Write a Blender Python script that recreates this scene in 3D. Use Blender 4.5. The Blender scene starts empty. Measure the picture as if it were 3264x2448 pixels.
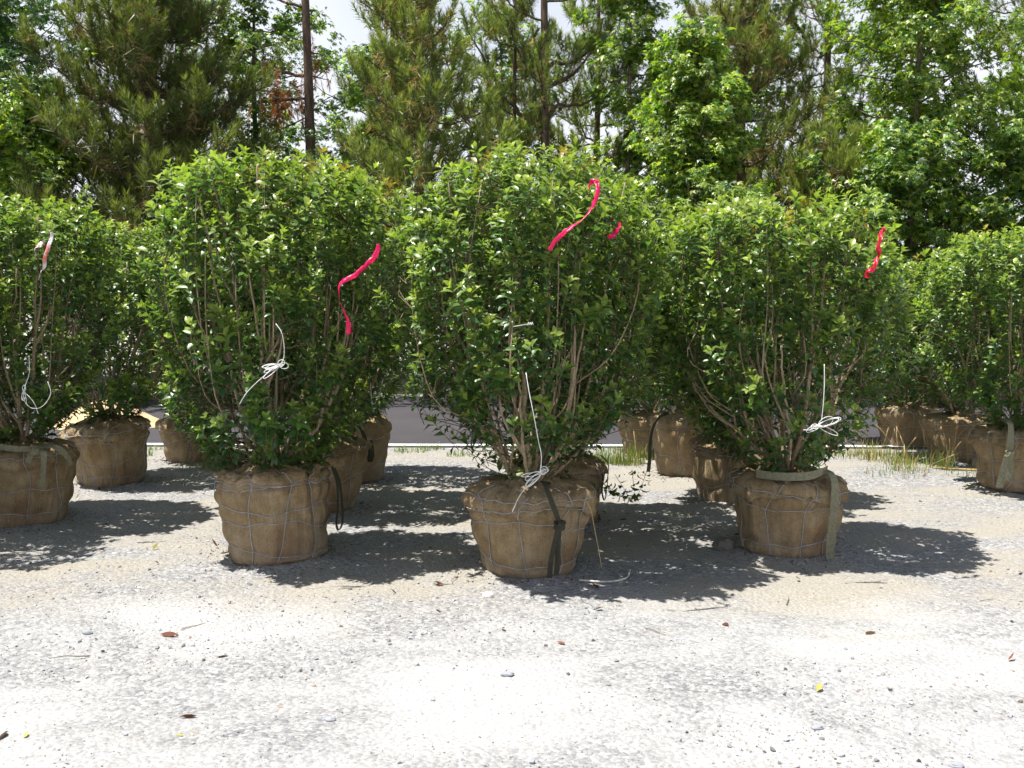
import bpy, math, random
import numpy as np
from mathutils import Matrix, Vector, noise as mnoise

scene = bpy.context.scene
C = scene.collection
R = math.radians

# ------------------------------------------------------------------ camera
cam_data = bpy.data.cameras.new('camera')
cam_data.sensor_width = 36.0
cam_data.lens = 35.32
cam_data.clip_start = 0.05
cam_data.clip_end = 3000
cam = bpy.data.objects.new('camera', cam_data)
C.objects.link(cam)
cam.location = (0, 0.13, 1.665)
cam.rotation_euler = (R(90 - 4.73), 0, 0)
scene.camera = cam

# ------------------------------------------------------------------ sky, sun, exposure
SUN_EL = 72.0          # high early-afternoon sun
SUN_AZ = -96.0         # degrees from +Y towards +X: the sun stands to the left
sx = math.sin(R(SUN_AZ)) * math.cos(R(SUN_EL))
sy = math.cos(R(SUN_AZ)) * math.cos(R(SUN_EL))
sz = math.sin(R(SUN_EL))
world = bpy.data.worlds.new('World')
scene.world = world
world.use_nodes = True
wn = world.node_tree
wn.nodes.clear()
sky = wn.nodes.new('ShaderNodeTexSky')
sky.sky_type = 'NISHITA'
sky.sun_disc = False
sky.sun_elevation = R(SUN_EL)
sky.sun_rotation = R(SUN_AZ)
sky.air_density = 1.0
sky.dust_density = 0.8
sky.ozone_density = 1.0
bg = wn.nodes.new('ShaderNodeBackground')
bg.inputs['Strength'].default_value = 0.054
wo = wn.nodes.new('ShaderNodeOutputWorld')
# bright summer cloud, dense near the horizon and thinning overhead
tcw = wn.nodes.new('ShaderNodeTexCoord')
cl = wn.nodes.new('ShaderNodeTexNoise')
cl.inputs['Scale'].default_value = 2.6
cl.inputs['Detail'].default_value = 7.0
cl.inputs['Roughness'].default_value = 0.6
cr_ = wn.nodes.new('ShaderNodeMapRange')
cr_.inputs[1].default_value = 0.30
cr_.inputs[2].default_value = 0.62
cr_.inputs[3].default_value = 0.72
cr_.inputs[4].default_value = 1.0
spw = wn.nodes.new('ShaderNodeSeparateXYZ')
hz = wn.nodes.new('ShaderNodeMapRange')
hz.inputs[1].default_value = 0.12
hz.inputs[2].default_value = 0.75
hz.inputs[3].default_value = 1.0
hz.inputs[4].default_value = 0.12
mlw = wn.nodes.new('ShaderNodeMath')
mlw.operation = 'MULTIPLY'
wn.links.new(tcw.outputs['Generated'], spw.inputs[0])
wn.links.new(spw.outputs[2], hz.inputs[0])
wn.links.new(hz.outputs[0], mlw.inputs[0])
wn.links.new(cr_.outputs[0], mlw.inputs[1])
mw = wn.nodes.new('ShaderNodeMix')
mw.data_type = 'RGBA'
mw.inputs[7].default_value = (10.6, 10.9, 11.4, 1)
wn.links.new(tcw.outputs['Generated'], cl.inputs[0])
wn.links.new(cl.outputs[0], cr_.inputs[0])
wn.links.new(mlw.outputs[0], mw.inputs[0])
wn.links.new(sky.outputs[0], mw.inputs[6])
wn.links.new(mw.outputs[2], bg.inputs[0])
wn.links.new(bg.outputs[0], wo.inputs[0])

sun_data = bpy.data.lights.new('sun', 'SUN')
sun_data.energy = 5.0
sun_data.angle = R(0.53)
sun_data.color = (1.0, 0.955, 0.88)
sun = bpy.data.objects.new('sun', sun_data)
C.objects.link(sun)
sun.rotation_euler = Vector((sx, sy, sz)).to_track_quat('Z', 'Y').to_euler()
sun.location = (-10, 2, 20)

vs = scene.view_settings
vs.view_transform = 'Standard'
vs.look = 'None'
vs.gamma = 1.0
vs.use_curve_mapping = False
vs.exposure = 1.0
scene.render.engine = 'CYCLES'
scene.cycles.use_denoising = True
scene.cycles.use_adaptive_sampling = True
scene.cycles.adaptive_threshold = 0.04
scene.cycles.max_bounces = 4
scene.cycles.diffuse_bounces = 2
scene.cycles.glossy_bounces = 2
scene.cycles.transmission_bounces = 2
scene.cycles.transparent_max_bounces = 4
scene.cycles.sample_clamp_indirect = 6.0

# ------------------------------------------------------------------ materials
def mat(name):
    m = bpy.data.materials.new(name)
    m.use_nodes = True
    nt = m.node_tree
    nt.nodes.clear()
    out = nt.nodes.new('ShaderNodeOutputMaterial')
    p = nt.nodes.new('ShaderNodeBsdfPrincipled')
    nt.links.new(p.outputs[0], out.inputs[0])
    return m, nt, p, out

def N(nt, kind, **kw):
    n = nt.nodes.new('ShaderNode' + kind)
    for k, v in kw.items():
        if k in n.inputs:
            n.inputs[k].default_value = v
        else:
            setattr(n, k, v)
    return n

def ramp(nt, fac, stops):
    r = nt.nodes.new('ShaderNodeValToRGB')
    els = r.color_ramp.elements
    while len(els) < len(stops):
        els.new(0.5)
    for e, (pos, col) in zip(els, stops):
        e.position = pos
        e.color = (*col, 1) if len(col) == 3 else col
    nt.links.new(fac, r.inputs[0])
    return r

def mix(nt, fac, a, b, blend='MIX'):
    m = nt.nodes.new('ShaderNodeMix')
    m.data_type = 'RGBA'
    m.blend_type = blend
    for sock, v in ((m.inputs[0], fac), (m.inputs[6], a), (m.inputs[7], b)):
        if hasattr(v, 'default_value') or hasattr(v, 'is_linked'):
            nt.links.new(v, sock)
        elif isinstance(v, (int, float)):
            sock.default_value = v
        else:
            sock.default_value = (*v, 1)
    return m.outputs[2]

def bump(nt, p, height, strength, dist):
    b = N(nt, 'Bump', Strength=strength, Distance=dist)
    nt.links.new(height, b.inputs['Height'])
    nt.links.new(b.outputs[0], p.inputs['Normal'])
    return b

def leaf_material(name, rough, spec, trans, tcol, vary=0.25):
    """Attribute colour (each leaf's own), glossy upper face, some light let through."""
    m, nt, p, out = mat(name)
    at = N(nt, 'Attribute', attribute_name='tint')
    oi = N(nt, 'ObjectInfo')
    ml = N(nt, 'Math', operation='MULTIPLY_ADD')
    nt.links.new(oi.outputs['Random'], ml.inputs[0])
    ml.inputs[1].default_value = vary
    ml.inputs[2].default_value = 1 - vary / 2
    cmb = N(nt, 'CombineColor')
    for i in range(3):
        nt.links.new(ml.outputs[0], cmb.inputs[i])
    col = mix(nt, 1.0, at.outputs['Color'], cmb.outputs[0], 'MULTIPLY')
    nt.links.new(col, p.inputs['Base Color'])
    p.inputs['Roughness'].default_value = rough
    p.inputs['Specular IOR Level'].default_value = spec
    tr = N(nt, 'BsdfTranslucent')
    tc = mix(nt, 1.0, col, tcol, 'MULTIPLY')
    nt.links.new(tc, tr.inputs[0])
    ms = N(nt, 'MixShader')
    ms.inputs[0].default_value = trans
    nt.links.new(p.outputs[0], ms.inputs[1])
    nt.links.new(tr.outputs[0], ms.inputs[2])
    nt.links.new(ms.outputs[0], out.inputs[0])
    return m

M = {}
M['leaf'] = leaf_material('tea_olive_leaf', 0.36, 0.5, 0.30, (1.8, 2.1, 0.8))
M['star_leaf'] = leaf_material('sweetgum_leaf', 0.38, 0.5, 0.40, (2.2, 2.4, 0.9))
M['needle'] = leaf_material('pine_needle', 0.45, 0.4, 0.3, (2.0, 2.0, 0.8))
M['grass'] = leaf_material('grass_blade', 0.5, 0.3, 0.3, (1.8, 1.9, 0.8))
M['dead_leaf'] = leaf_material('dead_leaf', 0.7, 0.2, 0.15, (1.6, 1.3, 0.8), 0.6)

def bark_material(name, c1, c2, scale, strength):
    m, nt, p, out = mat(name)
    tc = N(nt, 'TexCoord')
    mp = N(nt, 'Mapping')
    mp.inputs['Scale'].default_value = (scale, scale, scale * 0.25)
    nt.links.new(tc.outputs['Object'], mp.inputs[0])
    n1 = N(nt, 'TexNoise', Scale=3.0, Detail=6.0, Roughness=0.65)
    nt.links.new(mp.outputs[0], n1.inputs[0])
    r = ramp(nt, n1.outputs[0], [(0.32, c1), (0.68, c2)])
    nt.links.new(r.outputs[0], p.inputs['Base Color'])
    p.inputs['Roughness'].default_value = 0.85
    bump(nt, p, n1.outputs[0], strength, 0.02)
    return m

M['stem'] = bark_material('shrub_bark', (0.16, 0.122, 0.073), (0.37, 0.295, 0.19), 30, 0.4)
M['pine_bark'] = bark_material('pine_bark', (0.035, 0.025, 0.02), (0.17, 0.11, 0.075), 7, 0.9)
M['gum_bark'] = bark_material('sweetgum_bark', (0.07, 0.055, 0.045), (0.24, 0.18, 0.14), 8, 0.7)
M['green_twig'] = bark_material('green_twig', (0.075, 0.06, 0.028), (0.17, 0.13, 0.065), 40, 0.2)
M['twig'] = bark_material('dry_twig', (0.09, 0.06, 0.04), (0.25, 0.18, 0.12), 40, 0.3)

def burlap():
    m, nt, p, out = mat('burlap')
    tc = N(nt, 'TexCoord')
    n1 = N(nt, 'TexNoise', Scale=3.2, Detail=5.0, Roughness=0.6)
    n2 = N(nt, 'TexNoise', Scale=14.0, Detail=4.0, Roughness=0.7)
    n3 = N(nt, 'TexNoise', Scale=1.7, Detail=2.0)
    for n in (n1, n2, n3):
        nt.links.new(tc.outputs['Object'], n.inputs[0])
    base = ramp(nt, n1.outputs[0], [(0.25, (0.27, 0.19, 0.10)), (0.5, (0.405, 0.312, 0.188)), (0.75, (0.52, 0.425, 0.285))])
    rust = ramp(nt, n3.outputs[0], [(0.56, (0, 0, 0)), (0.72, (1, 1, 1))])
    c = mix(nt, rust.outputs[0], base.outputs[0], (0.27, 0.145, 0.06))
    dirt = ramp(nt, n2.outputs[0], [(0.35, (0.72, 0.7, 0.68)), (0.65, (1, 1, 1))])
    c = mix(nt, 1.0, c, dirt.outputs[0], 'MULTIPLY')
    # dusty soiled foot: pale ground dust rubbed into the lowest decimetre
    sp = N(nt, 'SeparateXYZ')
    nt.links.new(tc.outputs['Object'], sp.inputs[0])
    mr = N(nt, 'MapRange')
    mr.inputs[1].default_value = 0.0
    mr.inputs[2].default_value = 0.26
    mr.inputs[3].default_value = 0.75
    mr.inputs[4].default_value = 0.0
    nt.links.new(sp.outputs[2], mr.inputs[0])
    mm = N(nt, 'Math', operation='MULTIPLY')
    nt.links.new(mr.outputs[0], mm.inputs[0])
    nt.links.new(n1.outputs[0], mm.inputs[1])
    c = mix(nt, mm.outputs[0], c, (0.44, 0.37, 0.30))
    # weave: crossing threads from the wrapped (UV-like) attribute
    at = N(nt, 'Attribute', attribute_name='wrap')
    wv = []
    for axis in ('X', 'Y'):
        w = N(nt, 'TexWave', wave_type='BANDS', bands_direction=axis, Scale=120.0, Distortion=1.5)
        w.inputs['Detail'].default_value = 1.0
        w.inputs['Detail Scale'].default_value = 2.0
        nt.links.new(at.outputs['Vector'], w.inputs[0])
        wv.append(w)
    mx = N(nt, 'Math', operation='MULTIPLY')
    nt.links.new(wv[0].outputs['Fac'], mx.inputs[0])
    nt.links.new(wv[1].outputs['Fac'], mx.inputs[1])
    thr = ramp(nt, mx.outputs[0], [(0.0, (0.78, 0.76, 0.74)), (0.6, (1.12, 1.12, 1.12))])
    c = mix(nt, 1.0, c, thr.outputs[0], 'MULTIPLY')
    gr = N(nt, 'TexNoise', Scale=190.0, Detail=2.0, Roughness=0.7)
    nt.links.new(tc.outputs['Object'], gr.inputs[0])
    grr = ramp(nt, gr.outputs[0], [(0.3, (0.7, 0.68, 0.66)), (0.7, (1.22, 1.22, 1.22))])
    c = mix(nt, 1.0, c, grr.outputs[0], 'MULTIPLY')
    nt.links.new(c, p.inputs['Base Color'])
    p.inputs['Roughness'].default_value = 0.95
    p.inputs['Specular IOR Level'].default_value = 0.1
    wm = N(nt, 'Mapping')
    wm.inputs['Scale'].default_value = (26, 6, 1)
    nt.links.new(at.outputs['Vector'], wm.inputs[0])
    wr = N(nt, 'TexNoise', Scale=1.0, Detail=4.0, Roughness=0.6, Distortion=0.6)
    nt.links.new(wm.outputs[0], wr.inputs[0])
    b0 = N(nt, 'Bump', Strength=0.8, Distance=0.022)
    nt.links.new(wr.outputs[0], b0.inputs['Height'])
    b1 = N(nt, 'Bump', Strength=0.5, Distance=0.004)
    nt.links.new(mx.outputs[0], b1.inputs['Height'])
    nt.links.new(b0.outputs[0], b1.inputs['Normal'])
    b2 = N(nt, 'Bump', Strength=0.5, Distance=0.02)
    nt.links.new(n2.outputs[0], b2.inputs['Height'])
    nt.links.new(b1.outputs[0], b2.inputs['Normal'])
    nt.links.new(b2.outputs[0], p.inputs['Normal'])
    return m
M['burlap'] = burlap()

def plain(name, col, rough=0.6, spec=0.4, nscale=30, var=0.25, metallic=0.0):
    m, nt, p, out = mat(name)
    tc = N(nt, 'TexCoord')
    n = N(nt, 'TexNoise', Scale=nscale, Detail=4.0)
    nt.links.new(tc.outputs['Object'], n.inputs[0])
    lo = tuple(c * (1 - var) for c in col)
    hi = tuple(min(1, c * (1 + var)) for c in col)
    r = ramp(nt, n.outputs[0], [(0.3, lo), (0.7, hi)])
    nt.links.new(r.outputs[0], p.inputs['Base Color'])
    p.inputs['Roughness'].default_value = rough
    p.inputs['Specular IOR Level'].default_value = spec
    p.inputs['Metallic'].default_value = metallic
    return m
M['wire'] = plain('lacing_wire', (0.34, 0.345, 0.37), 0.5, 0.5)
M['string'] = plain('white_string', (0.74, 0.74, 0.73), 0.6, 0.3)
M['straw'] = plain('jute_twine', (0.42, 0.30, 0.15), 0.8, 0.2)
M['strap'] = plain('olive_webbing', (0.19, 0.185, 0.125), 0.8, 0.2, 60)
M['black_strap'] = plain('dark_webbing', (0.045, 0.045, 0.032), 0.8, 0.2, 60)
M['rope'] = plain('old_rope', (0.55, 0.52, 0.47), 0.8, 0.2)
M['grey_stone'] = plain('grey_stone', (0.27, 0.28, 0.31), 0.85, 0.3, 12)
M['stone'] = plain('dark_stone', (0.13, 0.12, 0.11), 0.85, 0.3, 12)
M['pale_stone'] = plain('pale_stone', (0.7, 0.64, 0.57), 0.85, 0.3, 12, 0.12)
M['block'] = plain('concrete', (0.36, 0.36, 0.35), 0.9, 0.2, 9)
M['sand'] = plain('sand', (0.5, 0.37, 0.22), 0.95, 0.1, 6)

def ribbon_material(name, col):
    m, nt, p, out = mat(name)
    p.inputs['Base Color'].default_value = (*col, 1)
    p.inputs['Roughness'].default_value = 0.32
    tr = N(nt, 'BsdfTranslucent')
    tr.inputs[0].default_value = (*col, 1)
    ms = N(nt, 'MixShader')
    ms.inputs[0].default_value = 0.35
    nt.links.new(p.outputs[0], ms.inputs[1])
    nt.links.new(tr.outputs[0], ms.inputs[2])
    nt.links.new(ms.outputs[0], out.inputs[0])
    tc = N(nt, 'TexCoord')
    n = N(nt, 'TexNoise', Scale=45.0, Detail=2.0)
    nt.links.new(tc.outputs['Object'], n.inputs[0])
    bump(nt, p, n.outputs[0], 0.3, 0.01)
    return m
M['pink'] = ribbon_material('pink_tape', (0.84, 0.012, 0.14))
M['red'] = ribbon_material('red_tape', (0.72, 0.015, 0.06))

def faded_ribbon():
    m, nt, p, out = mat('faded_tape')
    tc = N(nt, 'TexCoord')
    n = N(nt, 'TexNoise', Scale=16.0, Detail=2.0)
    nt.links.new(tc.outputs['Object'], n.inputs[0])
    r = ramp(nt, n.outputs[0], [(0.42, (0.62, 0.58, 0.6)), (0.58, (0.62, 0.16, 0.14))])
    nt.links.new(r.outputs[0], p.inputs['Base Color'])
    p.inputs['Roughness'].default_value = 0.4
    return m
M['faded'] = faded_ribbon()

def ground_material():
    m, nt, p, out = mat('gravel_yard')
    geo = N(nt, 'NewGeometry')
    sp = N(nt, 'SeparateXYZ')
    nt.links.new(geo.outputs['Position'], sp.inputs[0])
    mp = N(nt, 'Mapping')
    mp.inputs['Scale'].default_value = (0.75, 1.15, 1.0)
    nt.links.new(geo.outputs['Position'], mp.inputs[0])
    patch = N(nt, 'TexNoise', Scale=1.15, Detail=5.0, Roughness=0.62, Distortion=0.5)
    nt.links.new(mp.outputs[0], patch.inputs[0])
    patch2 = N(nt, 'TexNoise', Scale=0.9, Detail=4.0, Roughness=0.6, Distortion=0.3)
    mp2 = N(nt, 'Mapping')
    mp2.inputs['Location'].default_value = (13.1, 4.7, 0)
    nt.links.new(mp.outputs[0], mp2.inputs[0])
    nt.links.new(mp2.outputs[0], patch2.inputs[0])
    # grit: crushed stone grains, each cell its own grey
    vor = N(nt, 'TexVoronoi', Scale=95.0)
    nt.links.new(geo.outputs['Position'], vor.inputs[0])
    vor2 = N(nt, 'TexVoronoi', Scale=42.0)
    nt.links.new(geo.outputs['Position'], vor2.inputs[0])
    cellv = N(nt, 'SeparateColor')
    nt.links.new(vor.outputs['Color'], cellv.inputs[0])
    cellv2 = N(nt, 'SeparateColor')
    nt.links.new(vor2.outputs['Color'], cellv2.inputs[0])
    avg = N(nt, 'Math', operation='ADD')
    nt.links.new(cellv.outputs[0], avg.inputs[0])
    nt.links.new(cellv2.outputs[0], avg.inputs[1])
    hf = N(nt, 'Math', operation='MULTIPLY')
    nt.links.new(avg.outputs[0], hf.inputs[0])
    hf.inputs[1].default_value = 0.5
    grit = ramp(nt, hf.outputs[0], [(0.12, (0.12, 0.121, 0.13)), (0.45, (0.225, 0.226, 0.232)), (0.8, (0.33, 0.33, 0.33)), (0.97, (0.47, 0.465, 0.455))])
    fine = N(nt, 'TexNoise', Scale=60.0, Detail=4.0, Roughness=0.75)
    nt.links.new(geo.outputs['Position'], fine.inputs[0])
    powder = ramp(nt, fine.outputs[0], [(0.3, (0.255, 0.256, 0.257)), (0.55, (0.375, 0.375, 0.375)), (0.75, (0.50, 0.50, 0.498))])
    tan = ramp(nt, fine.outputs[0], [(0.28, (0.205, 0.188, 0.158)), (0.5, (0.285, 0.266, 0.232)), (0.72, (0.385, 0.365, 0.328))])
    gmask = ramp(nt, patch.outputs[0], [(0.40, (0, 0, 0)), (0.60, (0.92, 0.92, 0.92))])
    # dirt and shed litter collect round the shrubs; the drive in front is bare crushed stone
    wob = N(nt, 'Math', operation='MULTIPLY_ADD')
    nt.links.new(patch2.outputs[0], wob.inputs[0])
    wob.inputs[1].default_value = 2.6
    nt.links.new(sp.outputs[1], wob.inputs[2])
    mr = N(nt, 'MapRange')
    mr.inputs[1].default_value = 6.35
    mr.inputs[2].default_value = 7.2
    nt.links.new(wob.outputs[0], mr.inputs[0])
    soil = mix(nt, mr.outputs[0], powder.outputs[0], tan.outputs[0])
    stainf = ramp(nt, patch2.outputs[0], [(0.56, (0, 0, 0)), (0.7, (0.45, 0.45, 0.45))])
    soil = mix(nt, stainf.outputs[0], soil, tan.outputs[0])
    col = mix(nt, gmask.outputs[0], soil, grit.outputs[0])
    nt.links.new(col, p.inputs['Base Color'])
    p.inputs['Roughness'].default_value = 0.95
    p.inputs['Specular IOR Level'].default_value = 0.15
    b1 = N(nt, 'Bump', Strength=0.6, Distance=0.012)
    hm = N(nt, 'Math', operation='MULTIPLY_ADD')
    nt.links.new(vor2.outputs['Distance'], hm.inputs[0])
    hm.inputs[1].default_value = -1.5
    nt.links.new(fine.outputs[0], hm.inputs[2])
    nt.links.new(hm.outputs[0], b1.inputs['Height'])
    nt.links.new(b1.outputs[0], p.inputs['Normal'])
    return m
M['ground'] = ground_material()

def asphalt():
    m, nt, p, out = mat('asphalt')
    geo = N(nt, 'NewGeometry')
    n1 = N(nt, 'TexNoise', Scale=0.7, Detail=4.0)
    n2 = N(nt, 'TexNoise', Scale=120.0, Detail=2.0)
    nt.links.new(geo.outputs['Position'], n1.inputs[0])
    nt.links.new(geo.outputs['Position'], n2.inputs[0])
    a = ramp(nt, n1.outputs[0], [(0.3, (0.026, 0.023, 0.028)), (0.7, (0.046, 0.041, 0.048))])
    b = ramp(nt, n2.outputs[0], [(0.3, (0.8, 0.8, 0.8)), (0.7, (1.2, 1.2, 1.2))])
    c = mix(nt, 1.0, a.outputs[0], b.outputs[0], 'MULTIPLY')
    nt.links.new(c, p.inputs['Base Color'])
    p.inputs['Roughness'].default_value = 0.85
    bump(nt, p, n2.outputs[0], 0.4, 0.005)
    return m
M['asphalt'] = asphalt()
M['paint'] = plain('road_paint', (0.72, 0.71, 0.7), 0.7, 0.3, 18, 0.12)
mm_, nt_, p_, o_ = mat('gravel_stone')
at_ = N(nt_, 'Attribute', attribute_name='tint')
nt_.links.new(at_.outputs['Color'], p_.inputs['Base Color'])
p_.inputs['Roughness'].default_value = 0.9
p_.inputs['Specular IOR Level'].default_value = 0.2
M['gravel'] = mm_

# ------------------------------------------------------------------ mesh helpers
def mesh_np(name, V, F, material, tint=None, smooth=True, wrap=None):
    """All-triangle mesh from arrays."""
    V = np.ascontiguousarray(V, dtype=np.float32)
    F = np.ascontiguousarray(F, dtype=np.int32)
    me = bpy.data.meshes.new(name)
    me.vertices.add(len(V))
    me.vertices.foreach_set('co', V.ravel())
    me.loops.add(F.size)
    me.loops.foreach_set('vertex_index', F.ravel())
    me.polygons.add(len(F))
    me.polygons.foreach_set('loop_start', np.arange(0, F.size, 3, dtype=np.int32))
    me.update(calc_edges=True)
    me.polygons.foreach_set('use_smooth', np.full(len(F), smooth, dtype=bool))
    if tint is not None:
        a = me.color_attributes.new('tint', 'FLOAT_COLOR', 'POINT')
        t4 = np.ones((len(V), 4), dtype=np.float32)
        t4[:, :3] = tint
        a.data.foreach_set('color', t4.ravel())
    if wrap is not None:
        a = me.attributes.new('wrap', 'FLOAT_VECTOR', 'POINT')
        a.data.foreach_set('vector', np.ascontiguousarray(wrap, dtype=np.float32).ravel())
    me.materials.append(M[material])
    return me

def put(name, me, parent=None, loc=None, label=None, cat=None, group=None, kind=None):
    o = bpy.data.objects.new(name, me)
    C.objects.link(o)
    if parent is not None:
        o.parent = parent
    if loc is not None:
        o.location = loc
    for k, v in (('label', label), ('category', cat), ('group', group), ('kind', kind)):
        if v:
            o[k] = v
    return o

def empty(name, loc, label, cat, group=None):
    o = put(name, None, None, loc, label, cat, group)
    o.empty_display_size = 0.2
    return o

class Acc:
    def __init__(s):
        s.V, s.F, s.T, s.n = [], [], [], 0
    def add(s, V, F, T=None):
        s.V.append(V); s.F.append(np.asarray(F) + s.n); s.n += len(V)
        if T is not None:
            s.T.append(T)
    def get(s):
        return np.concatenate(s.V), np.concatenate(s.F), (np.concatenate(s.T) if s.T else None)

def unit(a):
    return a / np.maximum(np.linalg.norm(a, axis=-1, keepdims=True), 1e-9)

def frames(axis, roll):
    """Rotation matrices whose third column is axis."""
    axis = unit(np.asarray(axis, float))
    ref = np.where(np.abs(axis[:, 2:3]) < 0.9, np.array([[0, 0, 1.0]]), np.array([[1.0, 0, 0]]))
    x = unit(np.cross(ref, axis))
    y = np.cross(axis, x)
    c, s = np.cos(roll)[:, None], np.sin(roll)[:, None]
    return np.stack([x * c + y * s, -x * s + y * c, axis], axis=2)

def frames_leaf(d, nrm):
    """Columns: length, width, face normal."""
    d = unit(d)
    nrm = unit(nrm - (nrm * d).sum(-1, keepdims=True) * d)
    return np.stack([d, np.cross(nrm, d), nrm], axis=2)

def scatter(tV, tF, Rm, T, S):
    """Copies of one template merged into arrays."""
    n, k = len(T), len(tV)
    V = np.einsum('nij,kj->nki', Rm, tV) * np.asarray(S)[:, None, None] + T[:, None, :]
    F = tF[None] + (np.arange(n) * k)[:, None, None]
    return V.reshape(-1, 3), F.reshape(-1, 3)

def tube(pts, rad, sides=6):
    """Tapered tube along a polyline, ends closed."""
    pts = np.asarray(pts, float)
    n = len(pts)
    rad = np.broadcast_to(np.asarray(rad, float), (n,))
    t = unit(np.gradient(pts, axis=0))
    ref = np.array([0.0, 0, 1]) if abs(t[0][2]) < 0.9 else np.array([1.0, 0, 0])
    u = np.cross(ref, t[0]); u /= np.linalg.norm(u)
    V = np.empty((n, sides, 3))
    a = np.arange(sides) / sides * 2 * math.pi
    for i in range(n):
        u = u - t[i] * np.dot(u, t[i])
        u /= max(np.linalg.norm(u), 1e-9)
        w = np.cross(t[i], u)
        V[i] = pts[i] + rad[i] * (np.cos(a)[:, None] * u + np.sin(a)[:, None] * w)
    V = np.concatenate([V.reshape(-1, 3), pts[:1], pts[-1:]])
    i, j = np.meshgrid(np.arange(n - 1), np.arange(sides), indexing='ij')
    p0 = i * sides + j; p1 = i * sides + (j + 1) % sides
    F = np.concatenate([np.stack([p0, p1, p0 + sides], -1).reshape(-1, 3), np.stack([p1, p1 + sides, p0 + sides], -1).reshape(-1, 3)])
    j = np.arange(sides)
    e = n * sides
    F = np.concatenate([F, np.stack([(j + 1) % sides, j, np.full(sides, e)], -1),
                        np.stack([(n - 1) * sides + j, (n - 1) * sides + (j + 1) % sides, np.full(sides, e + 1)], -1)])
    return V, F

def tubes(Cv, rad, sides=3):
    """Many open tubes with the same number of points at once: Cv (n, k, 3)."""
    Cv = np.asarray(Cv, float)
    n, k, _ = Cv.shape
    t = unit(Cv[:, -1] - Cv[:, 0])
    ref = np.where(np.abs(t[:, 2:3]) < 0.8, np.array([[0, 0, 1.0]]), np.array([[1.0, 0, 0]]))
    u = unit(np.cross(ref, t)); w = np.cross(t, u)
    a = np.arange(sides) / sides * 2 * math.pi
    ring = np.cos(a)[None, :, None] * u[:, None] + np.sin(a)[None, :, None] * w[:, None]
    V = Cv[:, :, None, :] + ring[:, None] * np.asarray(rad)[None, :, None, None]
    f = []
    for i in range(k - 1):
        for j in range(sides):
            p, q = i * sides + j, i * sides + (j + 1) % sides
            f += [(p, q, p + sides), (q, q + sides, p + sides)]
    F = np.array(f)[None] + (np.arange(n) * k * sides)[:, None, None]
    return V.reshape(-1, 3), F.reshape(-1, 3)

def bow(a, m, b, k):
    """Quadratic arcs from a over m to b: (n, k, 3)."""
    t = np.linspace(0, 1, k)[None, :, None]
    m = 2 * m - (a + b) / 2
    return a[:, None] * (1 - t) ** 2 + 2 * m[:, None] * t * (1 - t) + b[:, None] * t * t

def spline(pts, n):
    """Catmull-Rom through pts, n samples."""
    P = np.asarray(pts, float)
    if len(P) == 2:
        return P[0] + (P[1] - P[0]) * np.linspace(0, 1, n)[:, None]
    P = np.concatenate([[2 * P[0] - P[1]], P, [2 * P[-1] - P[-2]]])
    m = len(P) - 3
    out = []
    for q in np.linspace(0, m - 1e-6, n):
        i = int(q); t = q - i
        a, b, c, d = P[i:i + 4]
        out.append(0.5 * (2 * b + (c - a) * t + (2 * a - 5 * b + 4 * c - d) * t * t + (3 * b - a - 3 * c + d) * t ** 3))
    return np.array(out)

def band(pts, width, thick, wdir):
    """Flat strap with real thickness; wdir gives the width direction at each point."""
    pts = np.asarray(pts, float); n = len(pts)
    t = unit(np.gradient(pts, axis=0))
    w = np.broadcast_to(np.asarray(wdir, float), (n, 3))
    w = unit(w - (w * t).sum(1, keepdims=True) * t)
    nn = np.cross(t, w)
    width = np.broadcast_to(np.asarray(width, float), (n,))[:, None]
    q = [pts + w * width / 2 + nn * thick / 2, pts - w * width / 2 + nn * thick / 2, pts - w * width / 2 - nn * thick / 2, pts + w * width / 2 - nn * thick / 2]
    V = np.stack(q, 1).reshape(-1, 3)
    F = []
    for i in range(n - 1):
        for j in range(4):
            a, b = i * 4 + j, i * 4 + (j + 1) % 4
            F += [(a, b, a + 4), (b, b + 4, a + 4)]
    F += [(0, 2, 1), (0, 3, 2), (4 * n - 4, 4 * n - 3, 4 * n - 2), (4 * n - 4, 4 * n - 2, 4 * n - 1)]
    return V, np.array(F)

def _hash(ix, iy, seed):
    h = (ix.astype(np.int64) * 374761393 + iy.astype(np.int64) * 668265263 + seed * 974711) & 0xffffffff
    h = ((h ^ (h >> 13)) * 1274126177) & 0xffffffff
    return ((h ^ (h >> 16)) & 0xffff) / 65535.0

def vnoise(x, y, seed=0):
    x = np.asarray(x, float); y = np.asarray(y, float)
    ix, iy = np.floor(x).astype(np.int64), np.floor(y).astype(np.int64)
    fx, fy = x - ix, y - iy
    fx = fx * fx * (3 - 2 * fx); fy = fy * fy * (3 - 2 * fy)
    a, b = _hash(ix, iy, seed), _hash(ix + 1, iy, seed)
    c, d = _hash(ix, iy + 1, seed), _hash(ix + 1, iy + 1, seed)
    return (a + (b - a) * fx) * (1 - fy) + (c + (d - c) * fx) * fy

# ------------------------------------------------------------------ setting: ground, road
BALLS = [(0.11, 6.29, .395), (-1.57, 6.61, .37), (1.88, 6.82, .375), (-3.77, 7.65, .385), (-3.75, 9.35, .385), (-3.36, 10.55, .36), (-1.55, 8.11, .37), (-1.52, 9.47, .36), (0.34, 7.60, .365), (1.90, 8.49, .37), (1.72, 9.84, .36), (4.57, 8.98, .385), (4.74, 10.59, .37)]
BALLS = [(a * (1 - .13 / b), b, c) for a, b, c in BALLS]

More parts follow.
